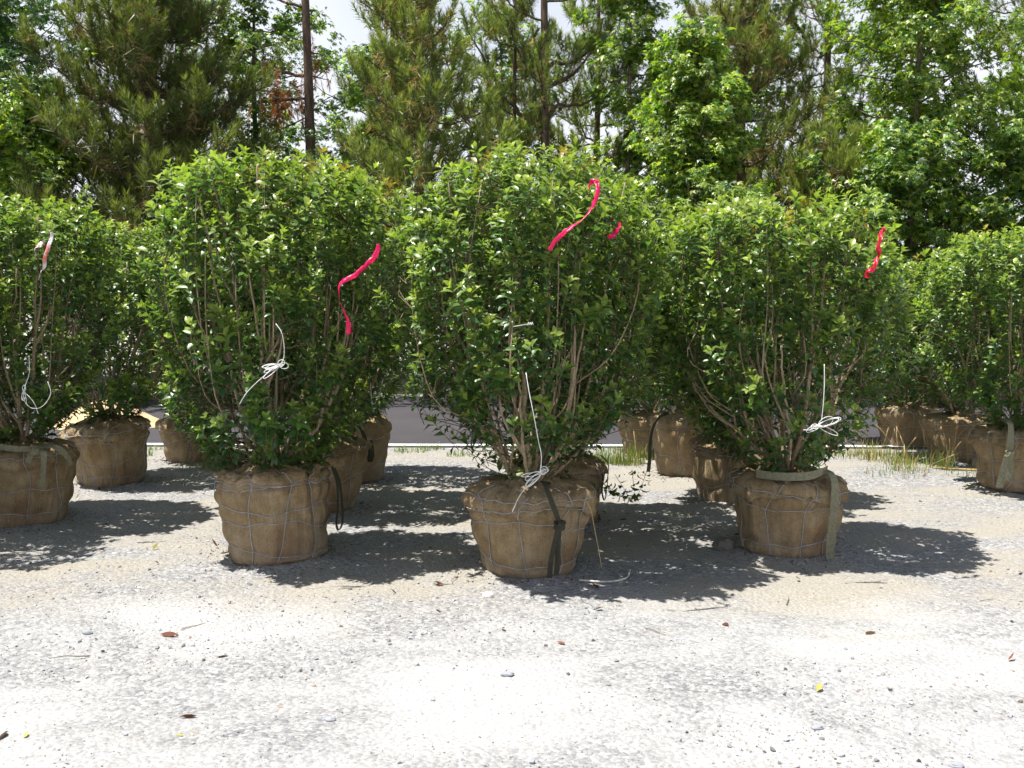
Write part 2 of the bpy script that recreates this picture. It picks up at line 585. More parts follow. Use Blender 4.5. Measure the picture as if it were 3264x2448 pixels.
def gz(x, y):
    """Height of the yard: shallow wheel-worn hollows and low gravel ridges, flat from the verge on."""
    x = np.asarray(x, float); y = np.asarray(y, float)
    h = 0.040 * (vnoise(x * 0.8, y * 1.1, 3) - 0.5) + 0.030 * (vnoise(x * 2.3, y * 2.9, 5) - 0.5) + 0.010 * (vnoise(x * 9, y * 9, 7) - 0.5)
    k = np.clip((11.3 - y) / 1.0, 0, 1) * np.clip((11 - np.abs(x)) / 3, 0, 1) * np.clip((y - 0.5) / 2, 0, 1)
    h = h * k
    for bx_, by_, br_ in BALLS:
        d = np.hypot(x - bx_, y - by_) - br_ * .82
        h = h + 0.030 * np.exp(-(d / 0.075) ** 2) * np.clip(vnoise(x * 7, y * 7, 15) * 1.7 - .45, 0, 1)
    return h

def g1(x, y):
    return float(gz(np.array([x]), np.array([y]))[0])

xs = np.concatenate([[-900, -300, -120, -60, -35, -20, -14, -11, -9], np.arange(-8, 8.01, 0.07), [9, 11, 14, 20, 35, 60, 120, 300, 900]])
ys = np.concatenate([[-300, -60, -20, -5, 0, 1, 2], np.arange(2.7, 11.6, 0.06), [12, 13, 14.5, 16, 18, 22, 30, 50, 90, 200, 450, 1200]])
gx, gy = np.meshgrid(xs, ys)
gv = np.stack([gx, gy, gz(gx, gy)], -1).reshape(-1, 3)
nx, ny = len(xs), len(ys)
ii, jj = np.meshgrid(np.arange(ny - 1), np.arange(nx - 1), indexing='ij')
q0 = (ii * nx + jj).ravel()
gf = np.concatenate([np.stack([q0, q0 + 1, q0 + nx + 1], -1), np.stack([q0, q0 + nx + 1, q0 + nx], -1)])
put('ground', mesh_np('ground', gv, gf, 'ground'), kind='structure')

def sheet(name, x0, x1, y0, y1, z, m, n=40, skew=0.0):
    xx = np.linspace(x0, x1, n)
    V = np.concatenate([np.stack([xx, y0 + skew * xx, np.full(n, z)], -1), np.stack([xx, y1 + skew * xx, np.full(n, z)], -1)])
    i = np.arange(n - 1)
    F = np.concatenate([np.stack([i, i + 1, i + 1 + n], -1), np.stack([i, i + 1 + n, i + n], -1)])
    return put(name, mesh_np(name, V, F, m), kind='structure')
sheet('road', -60, 60, 11.45, 17.0, 0.004, 'asphalt', skew=-0.02)
sheet('road_marking', -60, 60, 11.56, 11.70, 0.008, 'paint', skew=-0.02)

# ------------------------------------------------------------------ gravel lying loose on the yard
rng = np.random.default_rng(11)
def stones(n, smin, smax, y0, y1, power, template, seed, thin):
    r = np.random.default_rng(seed)
    u = r.random(n * 3)
    y = (y0 ** (1 - power) + u * (y1 ** (1 - power) - y0 ** (1 - power))) ** (1 / (1 - power))
    x = (r.random(n * 3) - 0.5) * 2 * (0.52 * y + 1.2)
    m = vnoise(x * 0.75 * 1.1, y * 1.25, 21) * 0.6 + vnoise(x * 2.2, y * 3.1, 22) * 0.4
    keep = r.random(len(x)) < np.clip((m - 0.42) / 0.2, thin, 1)
    x, y = x[keep][:n], y[keep][:n]
    k = len(x)
    s = smin + (smax - smin) * r.random(k) ** 3
    z = gz(x, y) + s * 0.12
    ax = unit(np.stack([r.normal(0, .35, k), r.normal(0, .35, k), np.ones(k)], -1))
    Rm = frames(ax, r.random(k) * 6.28)
    V, F = scatter(template[0], template[1], Rm, np.stack([x, y, z], -1), s)
    V = V.reshape(k, -1, 3)
    V += r.normal(0, 1, V.shape) * (s * 0.10)[:, None, None]
    g = 0.10 + 0.34 * r.random(k)
    tint = np.stack([g * (0.96 + .1 * r.random(k)), g, g * (1.02 + 0.1 * r.random(k))], -1)
    warm = r.random(k) < 0.12
    tint[warm] = tint[warm] * np.array([1.35, 1.05, 0.75])
    return V.reshape(-1, 3), F, np.repeat(tint, len(template[0]), 0)
OCT = (np.array([[.5, 0, 0], [-.5, 0, 0], [0, .4, 0], [0, -.4, 0], [0, 0, .28], [0, 0, -.28]]), np.array([[0, 2, 4], [2, 1, 4], [1, 3, 4], [3, 0, 4], [2, 0, 5], [1, 2, 5], [3, 1, 5], [0, 3, 5]]))
ph = (1 + 5 ** .5) / 2
ICO = (np.array([[-1, ph, 0], [1, ph, 0], [-1, -ph, 0], [1, -ph, 0], [0, -1, ph], [0, 1, ph], [0, -1, -ph], [0, 1, -ph], [ph, 0, -1], [ph, 0, 1], [-ph, 0, -1], [-ph, 0, 1]]) / 3.8 * np.array([1, .8, .55]),
       np.array([[0, 11, 5], [0, 5, 1], [0, 1, 7], [0, 7, 10], [0, 10, 11], [1, 5, 9], [5, 11, 4], [11, 10, 2], [10, 7, 6], [7, 1, 8], [3, 9, 4], [3, 4, 2], [3, 2, 6], [3, 6, 8], [3, 8, 9], [4, 9, 5], [2, 4, 11], [6, 2, 10], [8, 6, 7], [9, 8, 1]]))
acc = Acc()
acc.add(*stones(28000, 0.0045, 0.0125, 3.2, 11.0, 1.7, OCT, 31, 0.2))
acc.add(*stones(1500, 0.012, 0.028, 3.2, 10.5, 1.8, ICO, 32, 0.08))
for bi, (bx_, by_, br_) in enumerate(BALLS):
    r = np.random.default_rng(900 + bi)
    n = 260
    ra, aa = br_ * .80 + np.abs(r.normal(0, .11, n)), r.random(n) * 6.283
    x_, y_ = bx_ + ra * np.cos(aa), by_ + ra * np.sin(aa)
    s_ = r.uniform(.006, .02, n)
    V, F = scatter(OCT[0], OCT[1], frames(unit(r.normal(0, .4, (n, 3)) + np.array([0, 0, 1.0])), r.random(n) * 6.28), np.stack([x_, y_, gz(x_, y_) + s_ * .15], -1), s_)
    soil = r.random(n) < .6
    c_ = np.where(soil[:, None], np.array([[0.11, 0.075, 0.045]]), np.array([[0.25, 0.25, 0.26]])) * r.uniform(.6, 1.4, n)[:, None]
    acc.add(V, F, np.repeat(c_, len(OCT[0]), 0))
V, F, T = acc.get()
put('gravel', mesh_np('gravel', V, F, 'gravel', T, smooth=False), kind='stuff', label='loose grey crushed stone scattered over the pale yard', cat='gravel')

# ------------------------------------------------------------------ shrub leaves
def leaf_template(hw, curl, fold, low=False):
    """Pointed elliptic leaf along +X, face +Z, arching down to its tip; real midrib fold."""
    if low:
        z = 0.045 - curl * .2
        V = [(0, 0, 0), (.45, -hw, z + fold), (.45, 0, z), (.45, hw, z + fold), (1.0 - curl * 0.25, 0, 0.10 - curl)]
        return np.array(V), np.array([(0, 1, 2), (0, 2, 3), (1, 4, 2), (2, 4, 3)])
    rows = [(0.28, 0.82), (0.62, 0.9)]
    V = [(0, 0, 0)]
    for s, w in rows:
        z = 0.10 * s - curl * s * s
        V += [(s, -hw * w, z + fold), (s, 0, z), (s, hw * w, z + fold)]
    V.append((1.0 - curl * 0.25, 0, 0.10 - curl))
    F = [(0, 2, 1), (0, 3, 2), (1, 2, 5), (1, 5, 4), (2, 3, 6), (2, 6, 5), (4, 5, 7), (5, 6, 7)]
    return np.array(V), np.array(F)[:, ::-1]

NEW = np.array([0.262, 0.318, 0.058]); MID = np.array([0.090, 0.168, 0.042]); OLD = np.array([0.018, 0.058, 0.026]); BRONZE = np.array([0.30, 0.17, 0.035])  # leaf ages; OLD also darkened to deepen shade inside the crowns

def make_sprig(seed, low=False, stem_len=0.19, flush=False):
    """One leafy twig tip: opposite leaf pairs along the last 16 cm, young leaves at the top. Tip at origin, axis +Z."""
    r = np.random.default_rng(seed)
    a = Acc()
    d = [0.0, 0.010, 0.030, 0.058, 0.092, 0.128, 0.160]
    phi = [16, 34, 52, 64, 74, 82, 92]
    L = [0.040, 0.058, 0.068, 0.072, 0.070, 0.064, 0.055]
    az0 = r.random() * 6.28
    young = 1.0 if flush else r.random() * .6
    for k in range(len(d)):
        for side in (0, 1):
            if k > 3 and r.random() < 0.22:
                continue
            az = az0 + k * math.pi / 2 + side * math.pi + r.normal(0, .3)
            p = R(phi[k] + r.normal(0, 11))
            dirv = np.array([[math.cos(az) * math.sin(p), math.sin(az) * math.sin(p), math.cos(p)]])
            nv = np.array([[-math.cos(az) * math.cos(p), -math.sin(az) * math.cos(p), math.sin(p)]]) + r.normal(0, .22, (1, 3))
            tV, tF = leaf_template(0.225 + r.normal(0, .02), 0.22 + 0.3 * r.random(), 0.05 + .05 * r.random(), low)
            V, F = scatter(tV, tF, frames_leaf(dirv, nv), np.array([[0, 0, -d[k]]]), np.array([L[k] * r.uniform(.8, 1.15)]))
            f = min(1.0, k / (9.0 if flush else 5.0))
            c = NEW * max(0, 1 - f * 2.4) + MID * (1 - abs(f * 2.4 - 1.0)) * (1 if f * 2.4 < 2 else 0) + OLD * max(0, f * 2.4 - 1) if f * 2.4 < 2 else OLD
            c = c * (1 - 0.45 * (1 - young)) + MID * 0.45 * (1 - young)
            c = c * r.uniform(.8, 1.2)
            a.add(V, F, np.repeat(c[None], len(V), 0))
    V, F = tube([(0, 0, 0.004), (0, 0, -stem_len * .5), (0.004, 0, -stem_len)], [0.0012, .0017, 0.0022], 3)
    a.add(V, F, np.repeat(np.array([[0.16, 0.15, 0.06]]), len(V), 0))
    return a.get()

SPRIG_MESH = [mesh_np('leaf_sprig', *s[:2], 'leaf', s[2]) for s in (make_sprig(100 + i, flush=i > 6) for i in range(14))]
SPRIGS = [make_sprig(100 + i, True, flush=i > 6) for i in range(14)]    # 0-6 mature shoots, 7-13 this year's flush, pale leaves that also paint lit crown tops

# ------------------------------------------------------------------ root ball
PROF = spline([(0.0, 0.0), (0.45, 0.0), (0.70, 0.012), (0.785, 0.06), (0.83, 0.2), (0.90, 0.45), (0.95, 0.68), (0.975, 0.82), (0.945, 0.92), (0.83, 0.98), (0.62, 1.01), (0.40, 1.035), (0.22, 1.09), (0.10, 1.13), (0.0, 1.14)], 74)

class Ball:
    def __init__(s, Rb, h, seed, taper=1.0, lip=0.05, pleat=1.0, lipz=0.62):
        s.R, s.h, s.seed, s.lip, s.pleat, s.lipz, s.taper = Rb, h, seed, lip, pleat, lipz, taper
        s.hor, s.ver = [], []
        s.flapq = 0
    def surf(s, th, q):
        """Point on the wrapped ball at angle th and profile position q in 0..1."""
        f = q * (len(PROF) - 1)
        i = min(int(f), len(PROF) - 2)
        rr, zz = PROF[i] * (1 - (f - i)) + PROF[i + 1] * (f - i)
        rr *= 1 - (1 - s.taper) * (1 - zz)
        cx, cy = math.cos(th), math.sin(th)
        o = Vector((cx * 1.1 + s.seed * 7.3, cy * 1.1, zz * 1.3))
        lump = mnoise.noise(o) * 0.085 + mnoise.noise(Vector((cx * 3 + s.seed, cy * 3, zz * 3.2))) * 0.06 + mnoise.noise(Vector((cx * 8 + s.seed, cy * 8, zz * 5))) * 0.022
        # gathers: long vertical folds, deepest under the tied neck
        ang = th + 0.22 * mnoise.noise(Vector((cx * 2, cy * 2, zz * 1.5 + s.seed)))
        ridge = 1 - abs(mnoise.noise(Vector((math.cos(ang) * 4.2 + s.seed, math.sin(ang) * 4.2, zz * 0.55))) * 2)
        top = max(0.0, min(1.0, (zz - 0.55) / 0.5))
        fold = (ridge ** 2 - 0.4) * (0.034 + 0.10 * top) * s.pleat * (0.3 + 0.7 * min(1, zz / .2))
        # the turned-over cloth ends in a scalloped lip
        lz = s.lipz + 0.2 * mnoise.noise(Vector((cx * 1.7 + 3 * s.seed, cy * 1.7, 2.0))) + 0.05 * mnoise.noise(Vector((cx * 5, cy * 5 + s.seed, 9.0)))
        st = max(0.0, min(1.0, (zz - lz) / 0.02))
        st = st * st * (3 - 2 * st) * (1 - max(0, min(1, (zz - 0.9) / .12)))
        # the lacing bites into the cloth and leaves pillows between
        pinch = 0.0
        if 0.17 < q < 0.72:
            for base, am, p1, p2 in s.hor:
                dq = q - (base + am * math.sin(th + p1) + 0.010 * math.sin(3 * th + p2) + 0.004 * math.sin(9 * th + p1))
                if abs(dq) < .05:
                    pinch += math.exp(-(dq / 0.016) ** 2)
            for kq, kt in s.ver:
                m_ = 0
                while m_ < 4 and q > kq[m_ + 1]:
                    m_ += 1
                dt = (th - kt[m_] - (kt[m_ + 1] - kt[m_]) * (q - kq[m_]) / (kq[m_ + 1] - kq[m_]) + math.pi) % (2 * math.pi) - math.pi
                if abs(dt) < .25:
                    pinch += math.exp(-(dt / 0.075) ** 2)
            pinch = min(pinch, 1.3) * 0.05
        out = rr * (1 + lump + fold - pinch) + s.lip * st * (1 if rr > .5 else rr / .5)
        crump = mnoise.noise(Vector((cx * rr * 5 + s.seed, cy * rr * 5, 4.0))) * 0.05 * top + mnoise.noise(Vector((cx * rr * 11, cy * rr * 11 + s.seed, 1.0))) * 0.03 * top
        return Vector((cx * out * s.R, cy * out * s.R, max(0.0, (zz + crump) * s.h)))
    def mesh(s, near=True):
        nt_, nq = (108, 70) if near else (64, 48)
        V, W = [], []
        for j in range(nq):
            q = j / (nq - 1)
            for i in range(nt_):
                th = i / nt_ * 2 * math.pi
                V.append(s.surf(th, q)); W.append((th * s.R, q * 1.9 * s.h, 0))
        F = []
        for j in range(nq - 1):
            for i in range(nt_):
                a, b = j * nt_ + i, j * nt_ + (i + 1) % nt_
                F += [(a, b, b + nt_), (a, b + nt_, a + nt_)]
        return mesh_np('root_ball', np.array(V), np.array(F), 'burlap', wrap=np.array(W))
    def edge(s, th):
        """Profile position of the turned-over cloth's lower edge."""
        cx, cy = math.cos(th), math.sin(th)
        return s.flapq + 0.055 * mnoise.noise(Vector((cx * 1.6 + s.seed, cy * 1.6, 3.0))) + 0.035 * mnoise.noise(Vector((cx * 4.5, cy * 4.5 + s.seed, 6.0))) + .01 * mnoise.noise(Vector((cx * 14, cy * 14, s.seed)))
    def flap(s):
        """The cloth end turned down over the shoulder: a loose sheet with folds and a free edge."""
        nt_, nq = 116, 13
        O, I, W = [], [], []
        for j in range(nq):
            for i in range(nt_):
                th = i / nt_ * 2 * math.pi
                qe = s.edge(th)
                f = j / (nq - 1)
                q = 0.80 + (qe - 0.80) * f
                p = s.surf(th, q)
                o = Vector((p.x, p.y, 0)).normalized() * (0.35 + .65 * f) + Vector((0, 0, 1)) * (0.75 * (1 - f))
                cx, cy = math.cos(th), math.sin(th)
                rid = 1 - abs(mnoise.noise(Vector((cx * 5.5 + s.seed * 2, cy * 5.5, q * 1.2)))) * 2.4
                wr = 0.020 * max(0.0, rid) ** 2 + 0.010 * mnoise.noise(Vector((cx * 11, cy * 11 + s.seed, q * 9)))
                lift = 0.007 + wr * (0.5 + .5 * f) + 0.012 * f ** 4
                a = p + o * max(0.004, lift)
                O.append(a + o * 0.002); I.append(a - o * 0.002); W.append((th * s.R, q * 1.9 * s.h + 3.0, 0))
        F = []
        n = nt_ * nq
        for j in range(nq - 1):
            for i in range(nt_):
                a, b = j * nt_ + i, j * nt_ + (i + 1) % nt_
                F += [(a, a + nt_, b + nt_), (a, b + nt_, b), (n + a, n + b + nt_, n + a + nt_), (n + a, n + b, n + b + nt_)]
        for i in range(nt_):
            a, b = (nq - 1) * nt_ + i, (nq - 1) * nt_ + (i + 1) % nt_
            F += [(a, n + a, n + b), (a, n + b, b)]
        return mesh_np('burlap_flap', np.array(O + I), np.array(F), 'burlap', wrap=np.array(W + W))
    def wire(s, ths, qs, rad=0.0026):
        P = []
        for t, q in zip(ths, qs):
            p = s.surf(t, q)
            e = 0.033 if s.flapq and q > s.edge(t) - .006 else 0.006
            c = Vector((p.x, p.y, 0)).normalized()
            P.append(p + c * e)
        return tube(P, rad, 4)
    def plan(s, seed, nh=4, nv=9):
        r = random.Random(seed)
        qlo, qhi = 0.235, 0.60
        for k in range(nh):
            base = qlo + (qhi - qlo) * (k + 0.2 + 0.6 * r.random()) / nh
            s.hor.append((base, 0.008 + 0.035 * r.random(), r.random() * 6.28, r.random() * 6.28))
        a0 = r.random() * 6.28
        for k in range(nv):
            th = a0 + (k + r.uniform(-.3, .3)) / nv * 2 * math.pi
            s.ver.append(([0.19, 0.28, 0.40, 0.52, 0.64, 0.72], [th + r.uniform(-w, w) for w in (.2, .08, .16, .2, .25, .35)]))
    def lacing(s, parent, rad=0.0029):
        t = np.linspace(0, 2 * math.pi, 73)
        for base, am, p1, p2 in s.hor:
            q = base + am * np.sin(t + p1) + 0.010 * np.sin(3 * t + p2) + 0.004 * np.sin(9 * t + p1)
            V, F = s.wire(t, q, rad)
            put('lacing_wire', mesh_np('lacing_wire', V, F, 'wire'), parent)
        for kq, kt in s.ver:
            q = np.linspace(kq[0], kq[-1], 30)
            V, F = s.wire(np.interp(q, kq, kt), q, rad)
            put('lacing_wire', mesh_np('lacing_wire', V, F, 'wire'), parent)

# ------------------------------------------------------------------ shrub
def shrub(x, y, Rb, h, top, cr, label, seed, tips=800, nsprig=300, off=(0, 0), stems=15, tilt=(0, 0), low=None, lip=0.05, lipz=0.62, nh=4, nv=9, taper=1.0, flap=0, canes=0):
    x = x * (1 - .13 / y)
    r = np.random.default_rng(seed)
    rnd = random.Random(seed)
    z0 = g1(x, y) - 0.012
    root = empty('tea_olive_shrub', (x, y, z0), label, 'shrub', 'balled and burlapped shrubs standing on the gravel')
    b = Ball(Rb, h, seed * 0.37, lip=lip, lipz=lipz, taper=taper)
    b.plan(seed, nh, nv)
    bo = put('root_ball', b.mesh(y < 9.0), root)
    bo.rotation_euler = (R(tilt[0]), R(tilt[1]), rnd.random() * 0.6)
    bo['label'] = 'burlap-wrapped root ball laced with wire'
    if flap:
        b.flapq = flap
        put('burlap_flap', b.flap(), bo)
    b.lacing(bo)
    # crown outline: height fraction -> radius fraction
    zb = h * 1.02
    prof = low or [(0.0, 0.26), (0.06, 0.52), (0.14, 0.74), (0.26, 0.90), (0.45, 1.0), (0.68, 1.0), (0.84, 0.93), (0.93, 0.74), (0.985, 0.45), (1.0, 0.0)]
    pz = np.array([p[0] for p in prof]); pr = np.array([p[1] for p in prof])
    def env(th, z):
        f = (z - zb) / (top - zb)
        rr = np.interp(f, pz, pr) * cr
        rr = np.where((f < 0) | (f > 1), 0, rr)
        n = vnoise(th * 2.2 + 10, f * 4.5, seed) * 0.55 + vnoise(th * 5.1 + 10, f * 9.0, seed + 5) * 0.45
        n2 = vnoise(th * 2.2 + 10 - 2.2 * 2 * math.pi, f * 4.5, seed)
        return rr * (0.74 + 0.46 * n) * (1 - .15 * np.sin(th) ** 2)
    cx = lambda z: off[0] * np.clip((z - zb) / 0.5, 0, 1)
    cy = lambda z: off[1] * np.clip((z - zb) / 0.5, 0, 1)
    # tips: mostly in the outer shell, a few deeper in
    tips = int(tips * 1.12)
    pts = []
    cells = {}
    # straight young canes standing just under the leaves, each with leafy tip and side shoots
    cane_curves = []
    face = math.atan2(-y, -x)
    for k in range(canes):
        a = face + r.uniform(-1.3, 1.3)
        a = (a + math.pi) % (2 * math.pi) - math.pi
        f0, f1 = r.uniform(.2, .45), r.uniform(.6, .93)
        cps = []
        k_in = r.uniform(.74, .93)
        for f in (f0, (f0 + f1) / 2, f1):
            z = zb + (top - zb) * f
            e = max(.08, float(env(np.array([a]), np.array([z]))[0]) * k_in * r.uniform(.96, 1.02))
            cps.append((e * math.cos(a) + r.normal(0, .02), e * math.sin(a) + r.normal(0, .02), z))
        foot = np.array(cps[0]) * np.array([.6, .6, 1]) - np.array([0, 0, .18])
        c = spline([foot] + cps, 14)
        pts.append(tuple(c[-1] + np.array([0, 0, .13])))
        for q in (c[-2], c[-4], c[-6]):
            pts.append(tuple(q + np.array([math.cos(a) * .06, math.sin(a) * .06, .12]) + r.normal(0, .05, 3)))
        c[:, 0] += cx(c[:, 2]); c[:, 1] += cy(c[:, 2])
        cane_curves.append(c)
    tries = 0
    while len(pts) < tips and tries < 60:
        tries += 1
        n = 4000
        th = r.random(n) * 2 * math.pi - math.pi
        z = zb + (top - zb) * r.random(n)
        rho = cr * 1.15 * np.sqrt(r.random(n))
        e = env(th, z)
        ins = rho < e
        edge = np.minimum(e - rho, 9)
        e2 = env(th, z + 0.13)
        shell = (edge < 0.15) | (rho > e2)
        gapn = vnoise(th * 3.4 + 30, z * 5.2, seed + 50)
        ok = ins & (shell | (r.random(n) < 0.12)) & ((gapn > np.interp((z - zb) / (top - zb), [0, .12, .3, .65, .85, 1], [.35, .46, .54, .50, .36, .12])) | (r.random(n) < .10) | (np.cos(th - math.atan2(-y, -x)) < 0.0))
        for a, zz, rh in zip(th[ok], z[ok], rho[ok]):
            p = (rh * math.cos(a), rh * math.sin(a), zz)
            key = (int(p[0] // .078), int(p[1] // .078), int(p[2] // .078))
            if key in cells:
                continue
            cells[key] = 1
            pts.append(p)
            if len(pts) >= tips:
                break
    # ragged outline: free-standing shoots over the top and sides
    P = np.array(pts)
    sh = (r.random(len(P)) < .10) & (P[:, 2] > zb + .35 * (top - zb))
    P[sh] *= 1 + np.stack([r.uniform(.02, .14, sh.sum()), r.uniform(.02, .14, sh.sum()), r.uniform(0, .045, sh.sum())], -1)
    rho = np.hypot(P[:, 0], P[:, 1])
    fz = np.clip((P[:, 2] - zb) / (top - zb), 0, 1)
    outward = np.stack([P[:, 0], P[:, 1], np.zeros(len(P))], -1) / np.maximum(rho, 0.05)[:, None]
    P[:, 0] += cx(P[:, 2]); P[:, 1] += cy(P[:, 2])
    lean = np.interp(fz, [0, 0.25, 0.6, 1.0], [0.95, 0.75, 0.5, 0.22]) * np.clip(rho / (0.6 * cr), 0, 1)
    axis = unit(outward * lean[:, None] + np.array([0, 0, 1.0]) + r.normal(0, .17, P.shape))
    # main stems, each its own part
    samples = []
    for k in range(stems):
        a = (k + r.uniform(-.35, .35)) / stems * 2 * math.pi * 2.4
        fzk = 0.62 + 0.36 * r.random() if k % 3 else 0.35 + 0.3 * r.random()
        ze = zb + (top - zb) * fzk
        re = float(env(np.array([((a + math.pi) % (2 * math.pi)) - math.pi]), np.array([ze]))[0]) * (0.45 + 0.50 * r.random() if k % 2 else .75 + .2 * r.random())
        r0 = 0.03 + 0.09 * r.random()
        p0 = np.array([r0 * math.cos(a), r0 * math.sin(a), h * 1.03])
        pe = np.array([re * math.cos(a) + float(cx(ze)), re * math.sin(a) + float(cy(ze)), ze])
        d1 = np.array([math.cos(a), math.sin(a), 0])
        m1 = p0 + d1 * re * 0.42 + np.array([0, 0, (ze - zb) * 0.28])
        m2 = p0 + (pe - p0) * 0.62 + d1 * re * 0.10 + r.normal(0, .025, 3)
        c = spline([p0 - np.array([0, 0, .06]), p0, m1, m2, pe], 22)
        c[2:-1] += r.normal(0, .006, c[2:-1].shape)
        rad0 = r.uniform(0.012, 0.021)
        V, F = tube(c, np.linspace(rad0, 0.0050, 22), 6)
        put('stem', mesh_np('stem', V, F, 'stem'), root)
        samples.append(c[3:])
        for f in range(2 + int(r.random() * 2)):   # forks
            i0 = int(r.integers(6, 15))
            q = c[i0]
            aa = a + r.normal(0, .9)
            le = (0.35 + 0.5 * r.random()) * (1.0 if ze > 1.4 else .6)
            zf = min(q[2] + le, zb + (top - zb) * .93)
            ef = float(env(np.array([((aa + math.pi) % (2 * math.pi)) - math.pi]), np.array([zf]))[0]) * .8
            end = np.array([q[0] + math.cos(aa) * le * .35, q[1] + math.sin(aa) * le * .35, zf])
            rr_ = math.hypot(end[0], end[1])
            if rr_ > ef:
                end[:2] *= ef / rr_
            mid = (q + end) / 2 + np.array([math.cos(aa), math.sin(aa), 0]) * .05
            c2 = spline([q, mid, end], 12)
            V, F = tube(c2, np.linspace(rad0 * .55, 0.0040, 12), 5)
            put('stem', mesh_np('stem', V, F, 'stem'), root)
            samples.append(c2[2:])
    for c in cane_curves:
        V, F = tube(c, np.linspace(0.0058, 0.0026, 14), 5)
        put('stem', mesh_np('stem', V, F, 'stem'), root)
        samples.append(c[2:])
    Q = np.concatenate(samples)
    # twigs carry the leafy tips
    base = P - axis * 0.17
    qs = np.empty_like(base)
    for i in range(len(P)):
        dz = base[i, 2] - Q[:, 2]
        dv = Q - base[i]
        dist = np.sqrt((dv * dv).sum(1)) + np.where(dz < 0.05, 2.0 + np.abs(dz), 0) + 0.3 * np.abs(dz - 0.2)
        qs[i] = Q[int(np.argmin(dist))]
    V, F = tubes(bow(qs, (qs + base) / 2 + np.array([0, 0, -0.02]) + r.normal(0, .012, base.shape), base, 4), np.linspace(0.0036, 0.0020, 4), 3)
    put('twigs', mesh_np('twigs', V, F, 'green_twig'), root, kind='stuff')
    # leafy tips: the ones facing the yard are single sprigs, the rest one mass
    roll = r.random(len(P)) * 6.28
    sc = r.uniform(0.90, 1.32, len(P))
    var = r.integers(0, 7, len(P)) + 7 * (r.random(len(P)) < np.interp(fz, [0, .35, .6, .85, 1], [.10, .25, .7, .95, 1]))  # pale shoots favoured high up: new growth, plus sunlit tops painted in
    Rm = frames(axis, roll)
    world_dir = np.array([-x, -y]) / math.hypot(x, y)
    front = (P[:, :2] @ world_dir) / cr + 0.25 * fz
    order = np.argsort(-front)
    single = np.zeros(len(P), bool)
    single[order[:nsprig]] = True
    for i in np.nonzero(single)[0]:
        o = put('leaf_sprig', SPRIG_MESH[var[i]], root)
        m4 = Matrix([[*(Rm[i][a] * sc[i]), P[i][a]] for a in range(3)] + [[0, 0, 0, 1]])
        o.matrix_local = m4
    fo = Acc()
    for v in range(len(SPRIGS)):
        idx = np.nonzero((~single) & (var == v))[0]
        if len(idx) == 0:
            continue
        V, F = scatter(SPRIGS[v][0], SPRIGS[v][1], Rm[idx], P[idx], sc[idx])
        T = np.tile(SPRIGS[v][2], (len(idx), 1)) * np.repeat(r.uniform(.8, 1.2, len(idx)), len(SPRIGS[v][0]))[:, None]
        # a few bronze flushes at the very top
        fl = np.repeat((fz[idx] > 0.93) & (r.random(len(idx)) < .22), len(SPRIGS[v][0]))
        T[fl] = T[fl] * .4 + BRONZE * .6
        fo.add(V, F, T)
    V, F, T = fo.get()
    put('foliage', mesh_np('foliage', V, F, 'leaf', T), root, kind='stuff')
    return root, b

SH = {}
HIGH = [(0.0, 0.10), (0.10, 0.16), (0.20, 0.34), (0.30, 0.74), (0.42, 0.94), (0.6, 1.0), (0.8, .95), (0.92, .75), (0.985, .45), (1.0, 0.0)]
LOWB = [(0.0, 0.14), (0.05, 0.32), (0.11, 0.50), (0.18, 0.67), (0.30, 0.88), (0.45, 1.0), (0.68, 0.98), (0.84, 0.90), (0.93, 0.70), (0.985, 0.42), (1.0, 0.0)]
FLAT = [(0.0, 0.15), (0.06, 0.38), (0.14, 0.62), (0.26, 0.84), (0.45, 1.0), (0.72, 1.0), (0.88, 0.95), (0.95, 0.80), (0.99, 0.55), (1.0, 0.0)]
SKIRT = [(0.0, 0.36), (0.05, 0.62), (0.12, 0.80), (0.26, 0.88), (0.45, 0.98), (0.72, 1.0), (0.88, 0.93), (0.95, 0.78), (0.99, 0.52), (1.0, 0.0)]
SH['B'] = shrub(0.11, 6.29, 0.395, 0.545, 2.60, 0.85, 'tallest shrub, middle of the front row, white string bow on its root ball', 2, 960, 300, (-0.03, 0), 17, low=LOWB, lip=0.0, flap=0.47, lipz=0.6, nh=4, taper=0.95, canes=13)
SH['A'] = shrub(-1.57, 6.61, 0.37, 0.60, 2.60, 0.78, 'front-row shrub with a pink ribbon on its side and a boxy wire-laced root ball', 1, 920, 300, (-0.02, 0), 15, tilt=(-2, -3), low=SKIRT, lip=0.0, flap=0.6, lipz=0.8, nh=5, taper=1.12, canes=12)
SH['C'] = shrub(1.88, 6.82, 0.375, 0.53, 2.35, 0.85, 'front-row shrub with red ribbon scraps and an olive strap hanging down its root ball', 3, 900, 300, (-0.08, 0), 19, tilt=(1, 2), low=FLAT, lip=0.0, flap=0.46, lipz=0.58, nh=3, canes=13)
SH['D'] = shrub(-3.77, 7.65, 0.385, 0.60, 2.44, 0.74, 'shrub cut by the picture edge, olive strap bow on its root ball', 4, 760, 300, (0.02, 0), 13, low=FLAT, lip=0.0, flap=0.5, lipz=0.7, nh=3, canes=10)
SH['E'] = shrub(-3.75, 9.35, 0.385, 0.58, 2.42, 0.80, 'slightly tilted rear shrub standing behind the strap-bow shrub, clear stems above its root ball', 5, 700, 200, (0.12, 0), 13, tilt=(2, -5), low=LOWB, lip=0.0, flap=0.52, lipz=0.72, nh=4, taper=0.92, canes=8)
SH['F'] = shrub(-3.36, 10.55, 0.36, 0.47, 2.3, 0.72, 'rearmost shrub of the left column, low root ball standing in weeds', 6, 420, 0, (0.05, 0), 9, lip=0.05, lipz=0.7, nh=2, nv=6)
